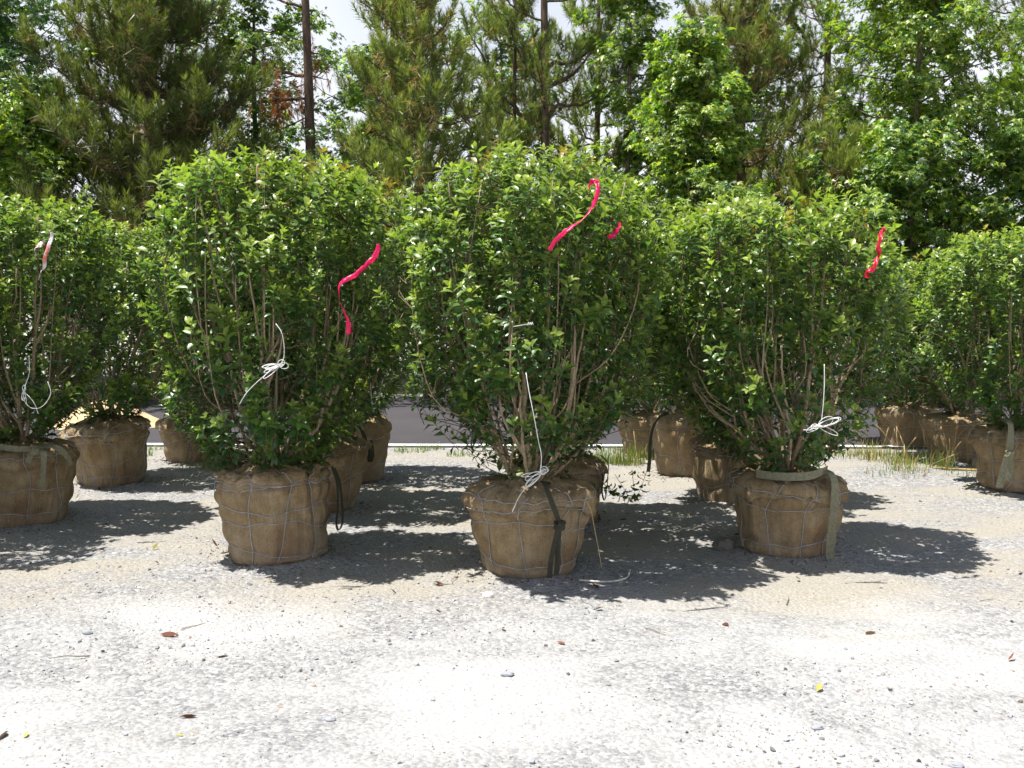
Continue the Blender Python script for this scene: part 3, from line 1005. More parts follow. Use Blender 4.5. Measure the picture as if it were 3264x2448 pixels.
SH['G'] = shrub(-1.55, 8.11, 0.37, 0.56, 2.68, 0.86, 'shrub directly behind the boxy-ball shrub, its crown filling the gap to the tallest one', 7, 750, 200, (0.12, 0), 12, lip=0.0, flap=0.55, nh=4, nv=7, taper=0.9, low=LOWB)
SH['H'] = shrub(-1.52, 9.47, 0.36, 0.60, 2.5, 0.78, 'shaded shrub third in line behind the boxy-ball shrub, dark strap loop on its root ball', 8, 420, 0, (0.05, 0), 9, lip=0.03, nh=2, nv=6, low=LOWB)
SH['I'] = shrub(0.34, 7.60, 0.365, 0.50, 2.45, 0.80, 'shrub hidden directly behind the tallest shrub, dark strap loop on its root ball', 9, 600, 120, (0.1, 0), 11, lip=0.0, flap=0.5, nh=3, nv=6, low=LOWB)
SH['L'] = shrub(1.90, 8.49, 0.37, 0.54, 2.46, 0.82, 'shrub behind the hanging-strap shrub, root ball streaked with slivers of sun', 10, 700, 200, (-0.1, 0), 12, lip=0.0, flap=0.53, nh=3, nv=6, low=LOWB)
SH['K'] = shrub(1.72, 9.84, 0.36, 0.60, 2.35, 0.76, 'shaded shrub third in line behind the hanging-strap shrub, long dark strap at its root ball', 11, 420, 0, (0, 0), 9, lip=0.03, nh=2, nv=6, low=LOWB)
SH['J'] = shrub(1.52, 11.05, 0.34, 0.45, 2.2, 0.72, 'rearmost dark shrub next to the road, fourth in line behind the hanging-strap shrub', 12, 380, 0, (0, 0), 8, lip=0.03, nh=2, nv=5, low=LOWB)
SH['O'] = shrub(4.57, 8.98, 0.385, 0.54, 2.28, 0.92, 'wide shrub at the right edge with a knotted grey strap hanging on its root ball', 13, 800, 300, (0.02, 0), 14, low=FLAT, lip=0.0, flap=0.48, lipz=0.6, nh=3, canes=10)
SH['N'] = shrub(4.74, 10.59, 0.37, 0.48, 2.1, 0.80, 'rear shrub whose root ball is partly sunlit, next to the grass clumps', 14, 600, 200, (-0.28, 0), 11, lip=0.035, lipz=0.8, nh=3, low=HIGH)
SH['M'] = shrub(4.66, 11.75, 0.36, 0.46, 2.05, 0.76, 'rearmost shrub of the right column, shaded root ball behind the tall grass', 15, 400, 0, (-0.2, 0), 8, lip=0.03, nh=2, nv=5)

SH['P'] = shrub(-4.16, 6.62, 0.37, 0.55, 2.45, 0.74, 'front-row shrub just past the left picture edge, throwing its shadow into view', 16, 420, 0, (0, 0), 9, lip=0.03, nh=2, nv=6, low=LOWB)

# ------------------------------------------------------------------ ribbons, strings, straps
def piece(name, V, F, m, label, cat, group=None, smooth=True):
    V = np.asarray(V, float)
    base = np.array([V[:, 0].mean(), V[:, 1].mean(), V[:, 2].min()])
    me = mesh_np(name, V - base, F, m, smooth=smooth)
    base[0] *= 1 - .13 / base[1]
    return put(name, me, None, tuple(base), label, cat, group)

def ribbon(pts, width, m, label, twist=1.5, seed=0, group='flagging ribbons tied in the shrubs'):
    n = len(pts) * 4
    c = spline(pts, n) + np.array([0, -0.05, 0])
    r = np.random.default_rng(seed)
    t = np.linspace(0, 1, n)
    ang = 0.5 + 0.9 * np.sin(t * twist * 6.28 + r.random() * 6)
    tan = unit(np.gradient(c, axis=0))
    side = unit(np.cross(tan, np.array([0, -1.0, 0])))
    w = side * np.cos(ang)[:, None] + np.array([0, 1.0, 0]) * np.sin(ang)[:, None]
    c = c + np.array([0, 1.0, 0]) * (0.012 * np.sin(t * 14))[:, None] + r.normal(0, .0016, c.shape)
    width = width * (0.82 + .3 * vnoise(t * 9, t * 0, seed))
    V, F = band(c, width, 0.0006, w)
    return piece('flagging_ribbon', V, F, m, label, 'ribbon', group)

ribbon([(-0.786, 5.98, 1.988), (-0.797, 5.98, 1.941), (-0.831, 5.96, 1.891), (-0.876, 5.95, 1.845), (-0.926, 5.94, 1.803), (-0.974, 5.93, 1.781), (-1.002, 5.92, 1.754), (-1.008, 5.92, 1.693), (-0.995, 5.92, 1.643), (-0.973, 5.92, 1.596), (-0.955, 5.92, 1.549), (-0.952, 5.92, 1.512), (-0.955, 5.92, 1.476)], 0.029, 'pink', 'long hot pink ribbon with a square end, hanging low on the boxy-ball shrub', 1.2, 1)
ribbon([(0.420, 5.58, 2.25), (0.420, 5.56, 2.272), (0.435, 5.55, 2.294), (0.458, 5.55, 2.287), (0.458, 5.52, 2.239), (0.445, 5.50, 2.188), (0.415, 5.48, 2.135), (0.374, 5.46, 2.087), (0.331, 5.45, 2.054), (0.280, 5.44, 2.018), (0.236, 5.44, 1.977), (0.203, 5.44, 1.929)], 0.024, 'pink', 'curling hot pink ribbon hooked near the top of the tallest shrub', 1.6, 2)
ribbon([(0.606, 5.72, 2.091), (0.593, 5.70, 2.059), (0.567, 5.69, 2.027), (0.535, 5.69, 2.006)], 0.026, 'pink', 'short pink ribbon scrap at the edge of the tallest shrub', 0.8, 3)
ribbon([(2.235, 6.12, 2.085), (2.215, 6.12, 2.072), (2.199, 6.10, 2.035), (2.178, 6.08, 1.978), (2.191, 6.08, 1.936), (2.163, 6.06, 1.893), (2.145, 6.06, 1.850), (2.108, 6.05, 1.836), (2.117, 6.05, 1.802)], 0.030, 'red', 'crumpled red ribbon caught in the hanging-strap shrub', 2.6, 4)
ribbon([(-3.194, 6.95, 2.06), (-3.204, 6.93, 2.041), (-3.231, 6.92, 2.018), (-3.236, 6.92, 1.967)], 0.028, 'faded', 'short faded red-and-white ribbon end on the edge-cut shrub', 0.5, 5)
ribbon([(-3.134, 6.95, 2.121), (-3.147, 6.92, 2.018), (-3.177, 6.91, 1.906), (-3.192, 6.91, 1.858), (-3.213, 6.90, 1.804)], 0.028, 'faded', 'longer faded red-and-white ribbon hanging on the edge-cut shrub', 0.8, 6)

def string_bundle(hang, knot, label, seed, loops=7, size=0.075, tail=None, axis=(1, 0, 0.25), rad=0.0021, extra=()):
    """A hank of string: the hanging line, a knot and several loops."""
    r = np.random.default_rng(seed)
    a = Acc()
    if hang is not None:
        a.add(*tube(spline(hang, 26), rad, 6))
    k = np.array(knot, float)
    ax = unit(np.array(axis, float))
    up = np.array([0, 0, 1.0])
    for i in range(loops):
        L = size * r.uniform(.7, 1.25)
        w = size * r.uniform(.07, .2)
        s = 1 if i % 3 else -0.45
        tilt = r.normal(0, .3)
        d = unit(ax * s + up * tilt + np.array([0, r.normal(0, .25), 0]))
        sd = unit(np.cross(d, np.array([0, 1.0, 0])) + np.array([0, r.normal(0, .3), 0]))
        t = np.linspace(0, 2 * math.pi, 22)
        c = k + d * (L * (1 - np.cos(t)) / 2 * (0.5 if s < 0 else 1))[:, None] + sd * (w * np.sin(t))[:, None]
        c[:, 1] -= 0.004 * i
        a.add(*tube(c, rad, 5))
    t = np.linspace(0, 6 * math.pi, 50)
    sd = unit(np.cross(ax, np.array([0, 1.0, 0])))
    c = k + ax * ((t / (6 * math.pi) - .5) * 0.03)[:, None] + (sd * np.cos(t)[:, None] + np.array([0, 1.0, 0]) * np.sin(t)[:, None]) * 0.007
    a.add(*tube(c, rad * 1.15, 5))
    if tail is not None:
        a.add(*tube(spline(tail, 16), rad, 6))
    for e in extra:
        a.add(*tube(spline(e, 24), rad, 6))
    V, F, _ = a.get()
    return piece('string_bundle', V, F, 'string', label, 'string', 'white string hanks hung in the shrubs')

string_bundle([(0.078, 5.50, 1.282), (0.096, 5.46, 1.173), (0.120, 5.44, 1.055), (0.141, 5.45, 0.937), (0.162, 5.50, 0.832), (0.158, 5.56, 0.740), (0.158, 5.70, 0.71)], (0.165, 5.66, 0.715), 'white string bow dangling in front of the middle root ball', 1, 7, 0.105, [(0.160, 5.66, 0.70), (0.09, 5.66, 0.637), (0.045, 5.66, 0.58), (0.005, 5.66, 0.492)], (-0.78, 0, -0.55))
string_bundle([(-1.375, 5.86, 1.535), (-1.340, 5.84, 1.488), (-1.327, 5.84, 1.419), (-1.328, 5.84, 1.350), (-1.345, 5.84, 1.309)], (-1.352, 5.84, 1.300), 'looped white string hank hanging in the boxy-ball shrub below its ribbon', 2, 8, 0.095, [(-1.41, 5.84, 1.265), (-1.474, 5.84, 1.213), (-1.544, 5.84, 1.144), (-1.592, 5.86, 1.075)], (-0.85, 0, -0.3))
string_bundle([(1.862, 5.98, 1.297), (1.859, 5.96, 1.183), (1.853, 5.95, 1.069), (1.845, 5.95, 0.969)], (1.825, 5.95, 0.940), 'white string bow hanging on a thread in the hanging-strap shrub', 3, 8, 0.13, [(1.82, 5.95, 0.935), (1.78, 5.95, 0.915), (1.74, 5.95, 0.915)], (0.9, 0, 0.42))
string_bundle([(-3.302, 6.86, 1.298), (-3.300, 6.85, 1.185), (-3.329, 6.84, 1.088), (-3.346, 6.84, 1.008)], (-3.335, 6.84, 1.06), 'loose white string with one big open loop in the edge-cut shrub', 4, 3, 0.07, None, (0.1, 0, -1), 0.0021,
              [[(-3.346, 6.84, 1.008), (-3.287, 6.82, 0.953), (-3.222, 6.82, 0.953), (-3.172, 6.82, 0.998), (-3.151, 6.83, 1.056), (-3.174, 6.84, 1.127)], [(-3.335, 6.84, 1.06), (-3.27, 6.83, 0.99), (-3.24, 6.83, 0.91)]])
string_bundle(None, (0.10, 5.46, 1.545), 'short white string knotted round a stem halfway up the tallest shrub', 5, 2, 0.016, [(0.11, 5.50, 1.545), (0.06, 5.50, 1.537), (0.01, 5.51, 1.528)], (-1, 0, 0), 0.0014)
V, F = tube(spline([(-1.13, 8.0, 1.03), (-1.12, 7.98, 0.90), (-1.10, 7.97, 0.86), (-1.06, 7.97, 0.93), (-1.03, 7.98, 1.05)], 24), 0.004, 6)
piece('string_loop', V, F, 'string', 'narrow white string loop hanging from the crown behind the boxy-ball shrub', 'string')

def strap(parts, width, m, label, seed=0, wdir=(1, 0, 0), knot=None, thick=0.003):
    a = Acc()
    for i, pts in enumerate(parts):
        n = max(8, len(pts) * 5)
        c = spline(pts, n)
        wd = wdir[i] if isinstance(wdir, list) else wdir
        tw = np.sin(np.linspace(0, 5, n) + i)[:, None] * 0.35
        a.add(*band(c, width, thick, np.asarray(wd, float) + np.array([0, 1.0, 0]) * tw))
    if knot is not None:
        k = np.array(knot, float)
        t = np.linspace(0, 2 * math.pi, 18)
        c = k + np.stack([0.030 * np.cos(t), -0.012 + 0.016 * np.sin(t), 0.014 * np.sin(t)], -1)
        a.add(*band(c, 0.035, 0.006, np.array([0.1, 0, 1.0])))
        c = k + np.stack([0.016 * np.cos(t), -0.02 + 0.014 * np.sin(t), 0.02 * np.cos(t)], -1)
        a.add(*band(c, 0.03, 0.006, np.array([1, 0.3, 0.2])))
    V, F, _ = a.get()
    return piece('webbing_strap', V, F, m, label, 'strap', 'lifting straps tied round the root balls', smooth=False)

strap([[(0.185, 6.02, 0.60), (0.197, 5.90, 0.605), (0.216, 5.845, 0.560), (0.238, 5.83, 0.500), (0.263, 5.83, 0.435), (0.277, 5.83, 0.385)], [(0.274, 5.83, 0.376), (0.252, 5.835, 0.270), (0.231, 5.85, 0.158), (0.223, 5.86, 0.058)], [(0.280, 5.835, 0.374), (0.272, 5.845, 0.268), (0.270, 5.855, 0.170), (0.262, 5.86, 0.072)]], 0.030, 'black_strap', 'knotted dark strap hanging down the front of the middle root ball', 1, knot=(0.278, 5.83, 0.38))
strap([[(1.63, 6.60, 0.545), (1.70, 6.52, 0.545), (1.80, 6.46, 0.548), (1.92, 6.45, 0.555), (2.00, 6.46, 0.575), (2.06, 6.50, 0.59)], [(2.03, 6.56, 0.585), (2.065, 6.46, 0.575), (2.085, 6.425, 0.52), (2.088, 6.42, 0.42), (2.083, 6.43, 0.285), (2.075, 6.44, 0.132), (2.072, 6.44, 0.02)]], 0.052, 'strap', 'broad olive strap on a front root ball, one end hanging to the ground', 2, wdir=[(0, 0, 1), (1, 0.15, 0)])
strap([[(-3.95, 7.38, 0.63), (-3.820, 7.30, 0.634), (-3.685, 7.26, 0.618), (-3.583, 7.25, 0.610), (-3.481, 7.25, 0.612)], [(-3.446, 7.24, 0.612), (-3.392, 7.20, 0.590), (-3.389, 7.20, 0.524), (-3.399, 7.20, 0.421), (-3.416, 7.21, 0.340)], [(-3.453, 7.23, 0.609), (-3.481, 7.20, 0.564), (-3.503, 7.20, 0.520)], [(-3.44, 7.28, 0.625), (-3.352, 7.32, 0.610), (-3.30, 7.36, 0.545), (-3.275, 7.38, 0.470)]], 0.042, 'strap', 'olive strap tied in a bow on the root ball at the left edge', 3, wdir=[(0, 0, 1), (1, 0, 0), (1, 0, 0), (0.5, 0.8, 0)], knot=(-3.46, 7.23, 0.605))
strap([[(-3.80, 9.1, 0.62), (-3.95, 9.15, 0.585), (-4.08, 9.25, 0.50), (-4.135, 9.30, 0.36), (-4.15, 9.30, 0.23), (-4.12, 9.30, 0.14)]], 0.05, 'black_strap', 'dark strap drooping over the side of the tilted rear root ball', 4, wdir=(0.2, 1, 0.1))
strap([[(-1.185, 6.55, 0.60), (-1.150, 6.53, 0.49), (-1.146, 6.52, 0.355), (-1.157, 6.52, 0.237), (-1.143, 6.52, 0.19), (-1.120, 6.53, 0.237), (-1.122, 6.54, 0.355), (-1.140, 6.56, 0.494), (-1.18, 6.6, 0.58)]], 0.028, 'black_strap', 'black strap loop hanging beside the boxy root ball', 5, wdir=(0.3, 1, 0))
strap([[(-1.42, 9.08, 0.60), (-1.36, 9.03, 0.52), (-1.32, 9.02, 0.40), (-1.30, 9.02, 0.30), (-1.285, 9.02, 0.238), (-1.268, 9.02, 0.31), (-1.29, 9.05, 0.42)]], 0.04, 'black_strap', 'dark strap loop on the third root ball behind the boxy one', 6, wdir=(0.8, 0.5, 0))
strap([[(0.66, 7.42, 0.54), (0.715, 7.40, 0.48), (0.712, 7.40, 0.377), (0.705, 7.40, 0.271), (0.69, 7.40, 0.21), (0.672, 7.40, 0.271), (0.68, 7.42, 0.4)]], 0.03, 'black_strap', 'dark strap loop hanging behind the middle root ball', 7, wdir=(0.3, 1, 0))
strap([[(1.50, 9.6, 0.61), (1.42, 9.55, 0.578), (1.355, 9.55, 0.489), (1.325, 9.55, 0.332), (1.322, 9.55, 0.174), (1.31, 9.55, 0.05)]], 0.035, 'black_strap', 'long dark strap hanging to the ground on a shaded rear root ball', 8, wdir=(1, 0.4, 0))
strap([[(4.29, 8.68, 0.66), (4.274, 8.56, 0.63), (4.268, 8.53, 0.518), (4.253, 8.52, 0.389)], [(4.240, 8.52, 0.376), (4.218, 8.53, 0.240), (4.200, 8.55, 0.087)], [(4.253, 8.525, 0.375), (4.277, 8.54, 0.279), (4.274, 8.55, 0.146)]], 0.055, 'strap', 'grey-olive strap knotted with two square tails on the right-edge root ball', 9, knot=(4.248, 8.515, 0.382))

V, F = tube(spline([(0.440, 5.99, 0.50), (0.472, 5.95, 0.446), (0.495, 5.94, 0.334), (0.518, 5.94, 0.220), (0.539, 5.95, 0.10)], 20), 0.0024, 5)
piece('jute_twine', V, F, 'straw', 'loose jute twine hanging off the side of the middle root ball', 'twine')
V, F = tube(spline([(4.54, 10.18, 0.48), (4.525, 10.14, 0.44), (4.504, 10.14, 0.262), (4.473, 10.14, 0.09)], 20), 0.004, 5)
piece('jute_twine', V, F, 'straw', 'loose pale twine hanging down the partly sunlit root ball', 'twine')
pr_ = [(0.41, 5.93), (0.54, 5.895), (0.64, 5.945), (0.711, 6.08), (0.747, 6.267)]
V, F = tube(spline([(a, b, g1(a, b) + 0.012) for a, b in pr_], 30), 0.006, 6)
piece('rope_end', V, F, 'rope', 'bent piece of pale rope lying on the gravel beside the middle root ball', 'rope')

# ------------------------------------------------------------------ trees
def star_template():
    """Five-lobed star leaf: each lobe a pointed blade from the leaf centre, drooping at its tip."""
    V, F = [], []
    for a, r_ in ((-112, .6), (-58, .9), (0, 1.0), (58, .9), (112, .6)):
        c, s_ = math.cos(R(a)), math.sin(R(a))
        w = .25
        V += [(.30 * r_ * c - w * s_ - .12 * c, .30 * r_ * s_ + w * c - .12 * s_, 0), (.30 * r_ * c + w * s_ - .12 * c, .30 * r_ * s_ - w * c - .12 * s_, 0), (r_ * c, r_ * s_, -0.26 * r_ * r_)]
        n = len(V)
        F.append((n - 2, n - 1, n - 3))
    return np.array(V), np.array(F)
STAR = star_template()
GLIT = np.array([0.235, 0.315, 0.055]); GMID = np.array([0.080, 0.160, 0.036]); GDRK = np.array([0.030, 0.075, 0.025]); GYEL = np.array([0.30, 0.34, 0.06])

def limb_curve(p0, az, length, rise, r, sag=0.0, n=12):
    d = np.array([math.cos(az), math.sin(az), 0])
    pe = p0 + d * length + np.array([0, 0, rise])
    m = p0 + d * length * 0.5 + np.array([0, 0, rise * 0.38 - sag])
    c = spline([p0, m, pe], n)
    c[1:-1] += r.normal(0, 0.012 * length, c[1:-1].shape)
    return c

def sweetgum(x, y, height, cb, rad, leaves, label, seed, trunk_r=0.09, limbs=20, shape='cone', leaf=0.086, cols=(0.30, 0.42, 0.26, 0.02), name='sweetgum_tree', cat='tree', group='trees beyond the road', gap=0.0, lean=(0, 0), bark='gum_bark'):
    r = np.random.default_rng(seed)
    leaves = int(leaves * (1.0 if name == 'understorey_bush' else 1.75))
    limbs = int(limbs * 1.35)
    root = empty(name, (x, y, -0.02), label, cat, group)
    tc = spline([(0, 0, 0), (r.normal(0, .05) + lean[0] * .3, r.normal(0, .05), height * .35), (lean[0] * .7 + r.normal(0, .08), lean[1] * .7, height * .7), (lean[0], lean[1], height * .97)], 26)
    V, F = tube(tc, np.linspace(trunk_r, 0.012, 26), 9)
    put('trunk', mesh_np('trunk', V, F, bark), root)
    cen, csz = [], []
    for k in range(limbs):
        f = (k + r.random()) / limbs
        z = cb + (height - cb) * f * 0.96
        if shape == 'cone':
            ln = rad * (1 - 0.80 * f) * r.uniform(.7, 1.1)
        else:
            ln = rad * math.sqrt(max(0.08, 1 - (2 * f - 0.85) ** 2 * 0.9)) * r.uniform(.65, 1.08)
        az = k * 2.4 + r.normal(0, .35)
        i = min(25, int(z / (height * .97) * 25))
        p0 = tc[i].copy()
        c = limb_curve(p0, az, ln, ln * r.uniform(.25, .6), r, n=9)
        V, F = tube(c, np.linspace(max(.012, trunk_r * .33 * (1 - .6 * f)), 0.006, len(c)), 4)
        put('limb', mesh_np('limb', V, F, bark), root)
        nclus = 4 + int(ln * 4.2)
        for j in range(nclus):
            t = 0.18 + 0.82 * (j + r.random()) / nclus
            q = c[min(len(c) - 1, int(t * (len(c) - 1)))]
            cen.append(q + r.normal(0, 0.15 + .10 * ln, 3) * np.array([1, 1, .75]))
            csz.append(r.uniform(.14, .30))
    cen.append(tc[-1]); csz.append(.25)
    cen = np.array(cen); csz = np.array(csz)
    if gap:
        k = r.random(len(cen)) > gap
        cen, csz = cen[k], csz[k]
    w = csz ** 2
    ci = r.choice(len(cen), leaves, p=w / w.sum())
    u = unit(r.normal(0, 1, (leaves, 3))) * (r.random(leaves) ** 0.45)[:, None]
    P = cen[ci] + u * csz[ci][:, None] * np.array([1.1, 1.1, 0.85])
    P[:, 2] = np.maximum(P[:, 2], 0.25)
    hor = P - np.stack([np.full(leaves, lean[0] * .5), np.full(leaves, lean[1] * .5), P[:, 2]], -1)
    hor[:, 2] = 0
    out = unit(hor + (P - cen[ci]) * 2.0 * np.array([1, 1, 0]) + r.normal(0, .25, P.shape) * np.array([1, 1, 0]))
    d = out + np.array([0, 0, -0.55]) + r.normal(0, .45, P.shape)
    nrm = np.array([0, 0, 1.0]) + out * 0.55 + r.normal(0, .4, P.shape)
    Rm = frames_leaf(d, nrm)
    S = leaf * r.uniform(.6, 1.3, leaves)
    V, F = scatter(STAR[0], STAR[1], Rm, P, S)
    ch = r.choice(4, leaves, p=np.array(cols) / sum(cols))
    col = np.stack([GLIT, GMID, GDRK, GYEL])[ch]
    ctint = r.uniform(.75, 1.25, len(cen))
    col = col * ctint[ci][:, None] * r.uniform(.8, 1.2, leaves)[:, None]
    put('crown', mesh_np('crown', V, F, 'star_leaf', np.repeat(col, len(STAR[0]), 0)), root, kind='stuff')
    return root

def tuft_template(seed, brown, n=68, ln=0.19, axis=0.34):
    """One shoot: a bottle-brush of long needles swept forward, older tan ones drooping at its base."""
    r = np.random.default_rng(seed)
    z = axis * r.random(n) ** 0.7
    f = z / axis
    old = (f < (0.42 if brown else .16)) & (r.random(n) < .8)
    ang = np.where(old, r.uniform(75, 140, n), (62 - 38 * f) * r.uniform(.7, 1.2, n)) * math.pi / 180
    az = r.random(n) * 6.283
    L = ln * r.uniform(.8, 1.1, n) * (1 - .25 * f)
    d = np.stack([np.sin(ang) * np.cos(az), np.sin(ang) * np.sin(az), np.cos(ang)], -1)
    p = np.stack([np.zeros(n), np.zeros(n), z - axis * .6], -1)
    side = unit(np.cross(d, r.normal(0, 1, (n, 3))))
    w = 0.0062
    V = np.stack([p - side * w, p + side * w, p + d * L[:, None] - np.array([0, 0, .015])], 1).reshape(-1, 3)
    F = np.arange(3 * n).reshape(-1, 3)
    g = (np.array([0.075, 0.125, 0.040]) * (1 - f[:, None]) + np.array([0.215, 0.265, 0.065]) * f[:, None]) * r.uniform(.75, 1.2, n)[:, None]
    b = np.array([0.33, 0.235, 0.105]) * r.uniform(.6, 1.2, n)[:, None]
    col = np.where((old & (r.random(n) < (0.85 if brown else .5)))[:, None], b, g)
    return V, F, np.repeat(col, 3, 0)
TUFTS = [tuft_template(i, False) for i in range(6)] + [tuft_template(20 + i, True) for i in range(4)]
DEAD = []
for i in range(3):
    V_, F_, T_ = tuft_template(40 + i, True, 50)
    V_ = V_ * np.array([.55, .55, 1.2]); V_[:, 2] *= -1
    DEAD.append((V_, F_, np.tile(np.array([[0.36, 0.13, 0.06]]), (len(V_), 1)) * np.repeat(np.random.default_rng(i).uniform(.6, 1.2, len(V_) // 3), 3)[:, None]))

def pine(x, y, height, label, seed, trunk_r=0.12, limbs=None, cb=1.5, rad=2.0, nl=40, tuft=1.0, dens=1.0, brown=0.4, lean=(0, 0), group='trees beyond the road', dead=None, ivy=None, bend=None, shade_tint=1.0):
    r = np.random.default_rng(seed)
    root = empty('pine_tree', (x, y, -0.02), label, 'tree', group)
    tc = spline(bend, 30) if bend else spline([(0, 0, 0), (lean[0] * .2 + r.normal(0, .04), 0, height * .4), (lean[0] * .6, lean[1] * .6, height * .75), (lean[0], lean[1], height)], 30)
    V, F = tube(tc, trunk_r * (1 - np.linspace(0, 1, 30) ** 1.3 * .85), 10)
    V = V + np.array([mnoise.noise(Vector(v * 5)) for v in V])[:, None] * 0.012
    put('trunk', mesh_np('trunk', V, F, 'pine_bark'), root)
    if limbs is None:
        limbs = []
        for k in range(nl):
            f = (k + r.random()) / nl
            z = cb + (height - cb) * f * .95
            ln = rad * (1.0 - 0.72 * f ** 1.3) * r.uniform(.7, 1.1)
            limbs.append((z, math.degrees(k * 2.39996 + r.normal(0, .3)), ln, ln * r.uniform(.15, .5), int((4 + ln * 4.4) * dens), None))
    tip, ax = [], []
    for (z, azd, ln, rise, nt_, r0) in limbs:
        i = int(np.argmin(np.abs(tc[:, 2] - z)))
        p0 = tc[i].copy()
        az = R(azd)
        c = limb_curve(p0, az, ln, rise, r, sag=0.10 * ln, n=14)
        rr0 = r0 or max(.014, 0.018 * ln)
        la = Acc()
        bq, be = [], []
        la.add(*tube(c, np.linspace(rr0, 0.007, len(c)), 6))
        for j in range(nt_):
            t = 0.14 + 0.86 * (j + r.random()) / max(nt_, 1)
            q = c[min(len(c) - 1, int(t * (len(c) - 1)))]
            dd = unit(c[-1] - c[-4])
            sd = np.cross(dd, [0, 0, 1.0]) * (1 if j % 2 else -1)
            bl = r.uniform(.16, .52) * (1.25 - t * .55) * min(1, .5 + ln / 3)
            dirb = unit(dd * .8 + sd * r.uniform(.3, .9) + np.array([0, 0, r.uniform(.1, .75)]))
            e = q + dirb * bl
            a2 = unit(dirb * .6 + np.array([0, 0, .75]) + r.normal(0, .15, 3))
            e2 = e + a2 * 0.10
            bq.append(q); be.append(e2)
            tip.append(e2); ax.append(a2)
            if r.random() < .5:
                tip.append((q + e) / 2 + r.normal(0, .04, 3)); ax.append(unit(a2 + r.normal(0, .4, 3)))
        if bq:
            bq, be = np.array(bq), np.array(be)
            la.add(*tubes(bow(bq, (bq + be) / 2 + np.array([0, 0, -.05]), be, 4), np.linspace(.0085, .0045, 4), 3))
        tip.append(c[-1]); ax.append(unit(c[-1] - c[-3] + np.array([0, 0, .15])))
        V, F, _ = la.get()
        put('limb', mesh_np('limb', V, F, 'pine_bark'), root)
    tip, ax = np.array(tip), np.array(ax)
    nb = len(tip)
    var = np.where(r.random(nb) < brown, r.integers(6, 10, nb), r.integers(0, 6, nb))
    Rm = frames(ax, r.random(nb) * 6.28)
    S = tuft * r.uniform(.8, 1.2, nb)
    a = Acc()
    for v in range(10):
        idx = np.nonzero(var == v)[0]
        if len(idx):
            V, F = scatter(TUFTS[v][0], TUFTS[v][1], Rm[idx], tip[idx], S[idx])
            a.add(V, F, np.tile(TUFTS[v][2], (len(idx), 1)) * np.repeat(shade_tint * r.uniform(.75, 1.25, len(idx)), len(TUFTS[v][0]))[:, None])  # multiplier paints shade into the needle colour
    V, F, T = a.get()
    put('crown', mesh_np('crown', V, F, 'needle', T), root, kind='stuff')
    if dead:
        a = Acc()
        dl = Acc()
        for (z, azd, ln) in dead:
            i = int(np.argmin(np.abs(tc[:, 2] - z)))
            c = limb_curve(tc[i].copy(), R(azd), ln, -0.05, r)
            dl.add(*tube(c, np.linspace(.022, .006, len(c)), 5))
            m = int(8 * ln) + 4
            q = c[r.integers(3, len(c), m)] + r.normal(0, .12, (m, 3)) + np.array([0, 0, -.10])
            for j in range(m):
                D = DEAD[j % 3]
                V, F = scatter(D[0], D[1], frames(np.array([[r.normal(0, .2), r.normal(0, .2), 1.0]]), np.array([r.random() * 6])), q[j:j + 1], np.array([r.uniform(.7, 1.2)]))
                a.add(V, F, D[2])
        V, F, T = a.get()
        o = put('dead_needles', mesh_np('dead_needles', V, F, 'needle', T), root, kind='stuff')
        o['label'] = 'hanging reddish-brown dead needles'
        V, F, _ = dl.get()
        put('dead_limb', mesh_np('dead_limb', V, F, 'pine_bark'), root)
    if ivy:
        z0_, z1_, n = ivy
        zz = z0_ + (z1_ - z0_) * r.random(n) ** 1.2
        ti = np.array([tc[int(np.argmin(np.abs(tc[:, 2] - q)))] for q in zz])
        th = r.random(n) * 6.283
        spread = trunk_r + np.abs(r.normal(0, .10, n)) + 0.02
        P = np.stack([ti[:, 0] + np.cos(th) * spread, ti[:, 1] + np.sin(th) * spread, zz], -1)
        out = np.stack([np.cos(th), np.sin(th), np.zeros(n)], -1)
        Rm = frames_leaf(out * .5 + np.array([0, 0, -.8]) + r.normal(0, .3, (n, 3)), out + np.array([0, 0, .5]) + r.normal(0, .3, (n, 3)))
        V, F = scatter(STAR[0], STAR[1], Rm, P, .06 * r.uniform(.7, 1.2, n))
        col = GMID * r.uniform(.6, 1.4, n)[:, None]
        o = put('vine', mesh_np('vine', V, F, 'star_leaf', np.repeat(col, len(STAR[0]), 0)), root, kind='stuff')
        o['label'] = 'leafy vine climbing the trunk'
    return root

# pines
pine(-6.05, 17.0, 8.4, 'broad dense pine at the left, long needle tufts down to the shrub tops', 201, 0.12, cb=1.3, rad=2.5, nl=82, dens=1.5, brown=0.22, tuft=1.2, shade_tint=.66)  # needles darkened to paint in the shade on the left
pine(-3.80, 19.0, 11.0, 'pine with a straight bare trunk, vine below and dead brown needles', 202, 0.118,
     limbs=[(7.2, 188, 1.3, .9, 7, .03), (7.4, 20, 1.2, .7, 6, .03), (6.0, 165, 1.6, .9, 5, .04), (4.2, 175, 2.0, 1.3, 9, .06), (3.6, -12, 1.5, -.3, 7, .05), (8.2, 100, 1.6, .8, 8, None), (8.8, 210, 1.6, .9, 9, None), (9.4, 330, 1.5, .9, 9, None), (10, 60, 1.2, .9, 9, None), (3.0, 200, 1.4, .5, 7, .03), (3.3, 150, 1.5, .6, 7, None)],
     dead=[(6.0, 185, .7), (5.6, 178, .9), (5.5, 192, .8), (5.4, 172, .9), (5.7, 20, .35), (5.2, 200, .6), (6.3, -10, .3)], ivy=(1.2, 4.9, 420))
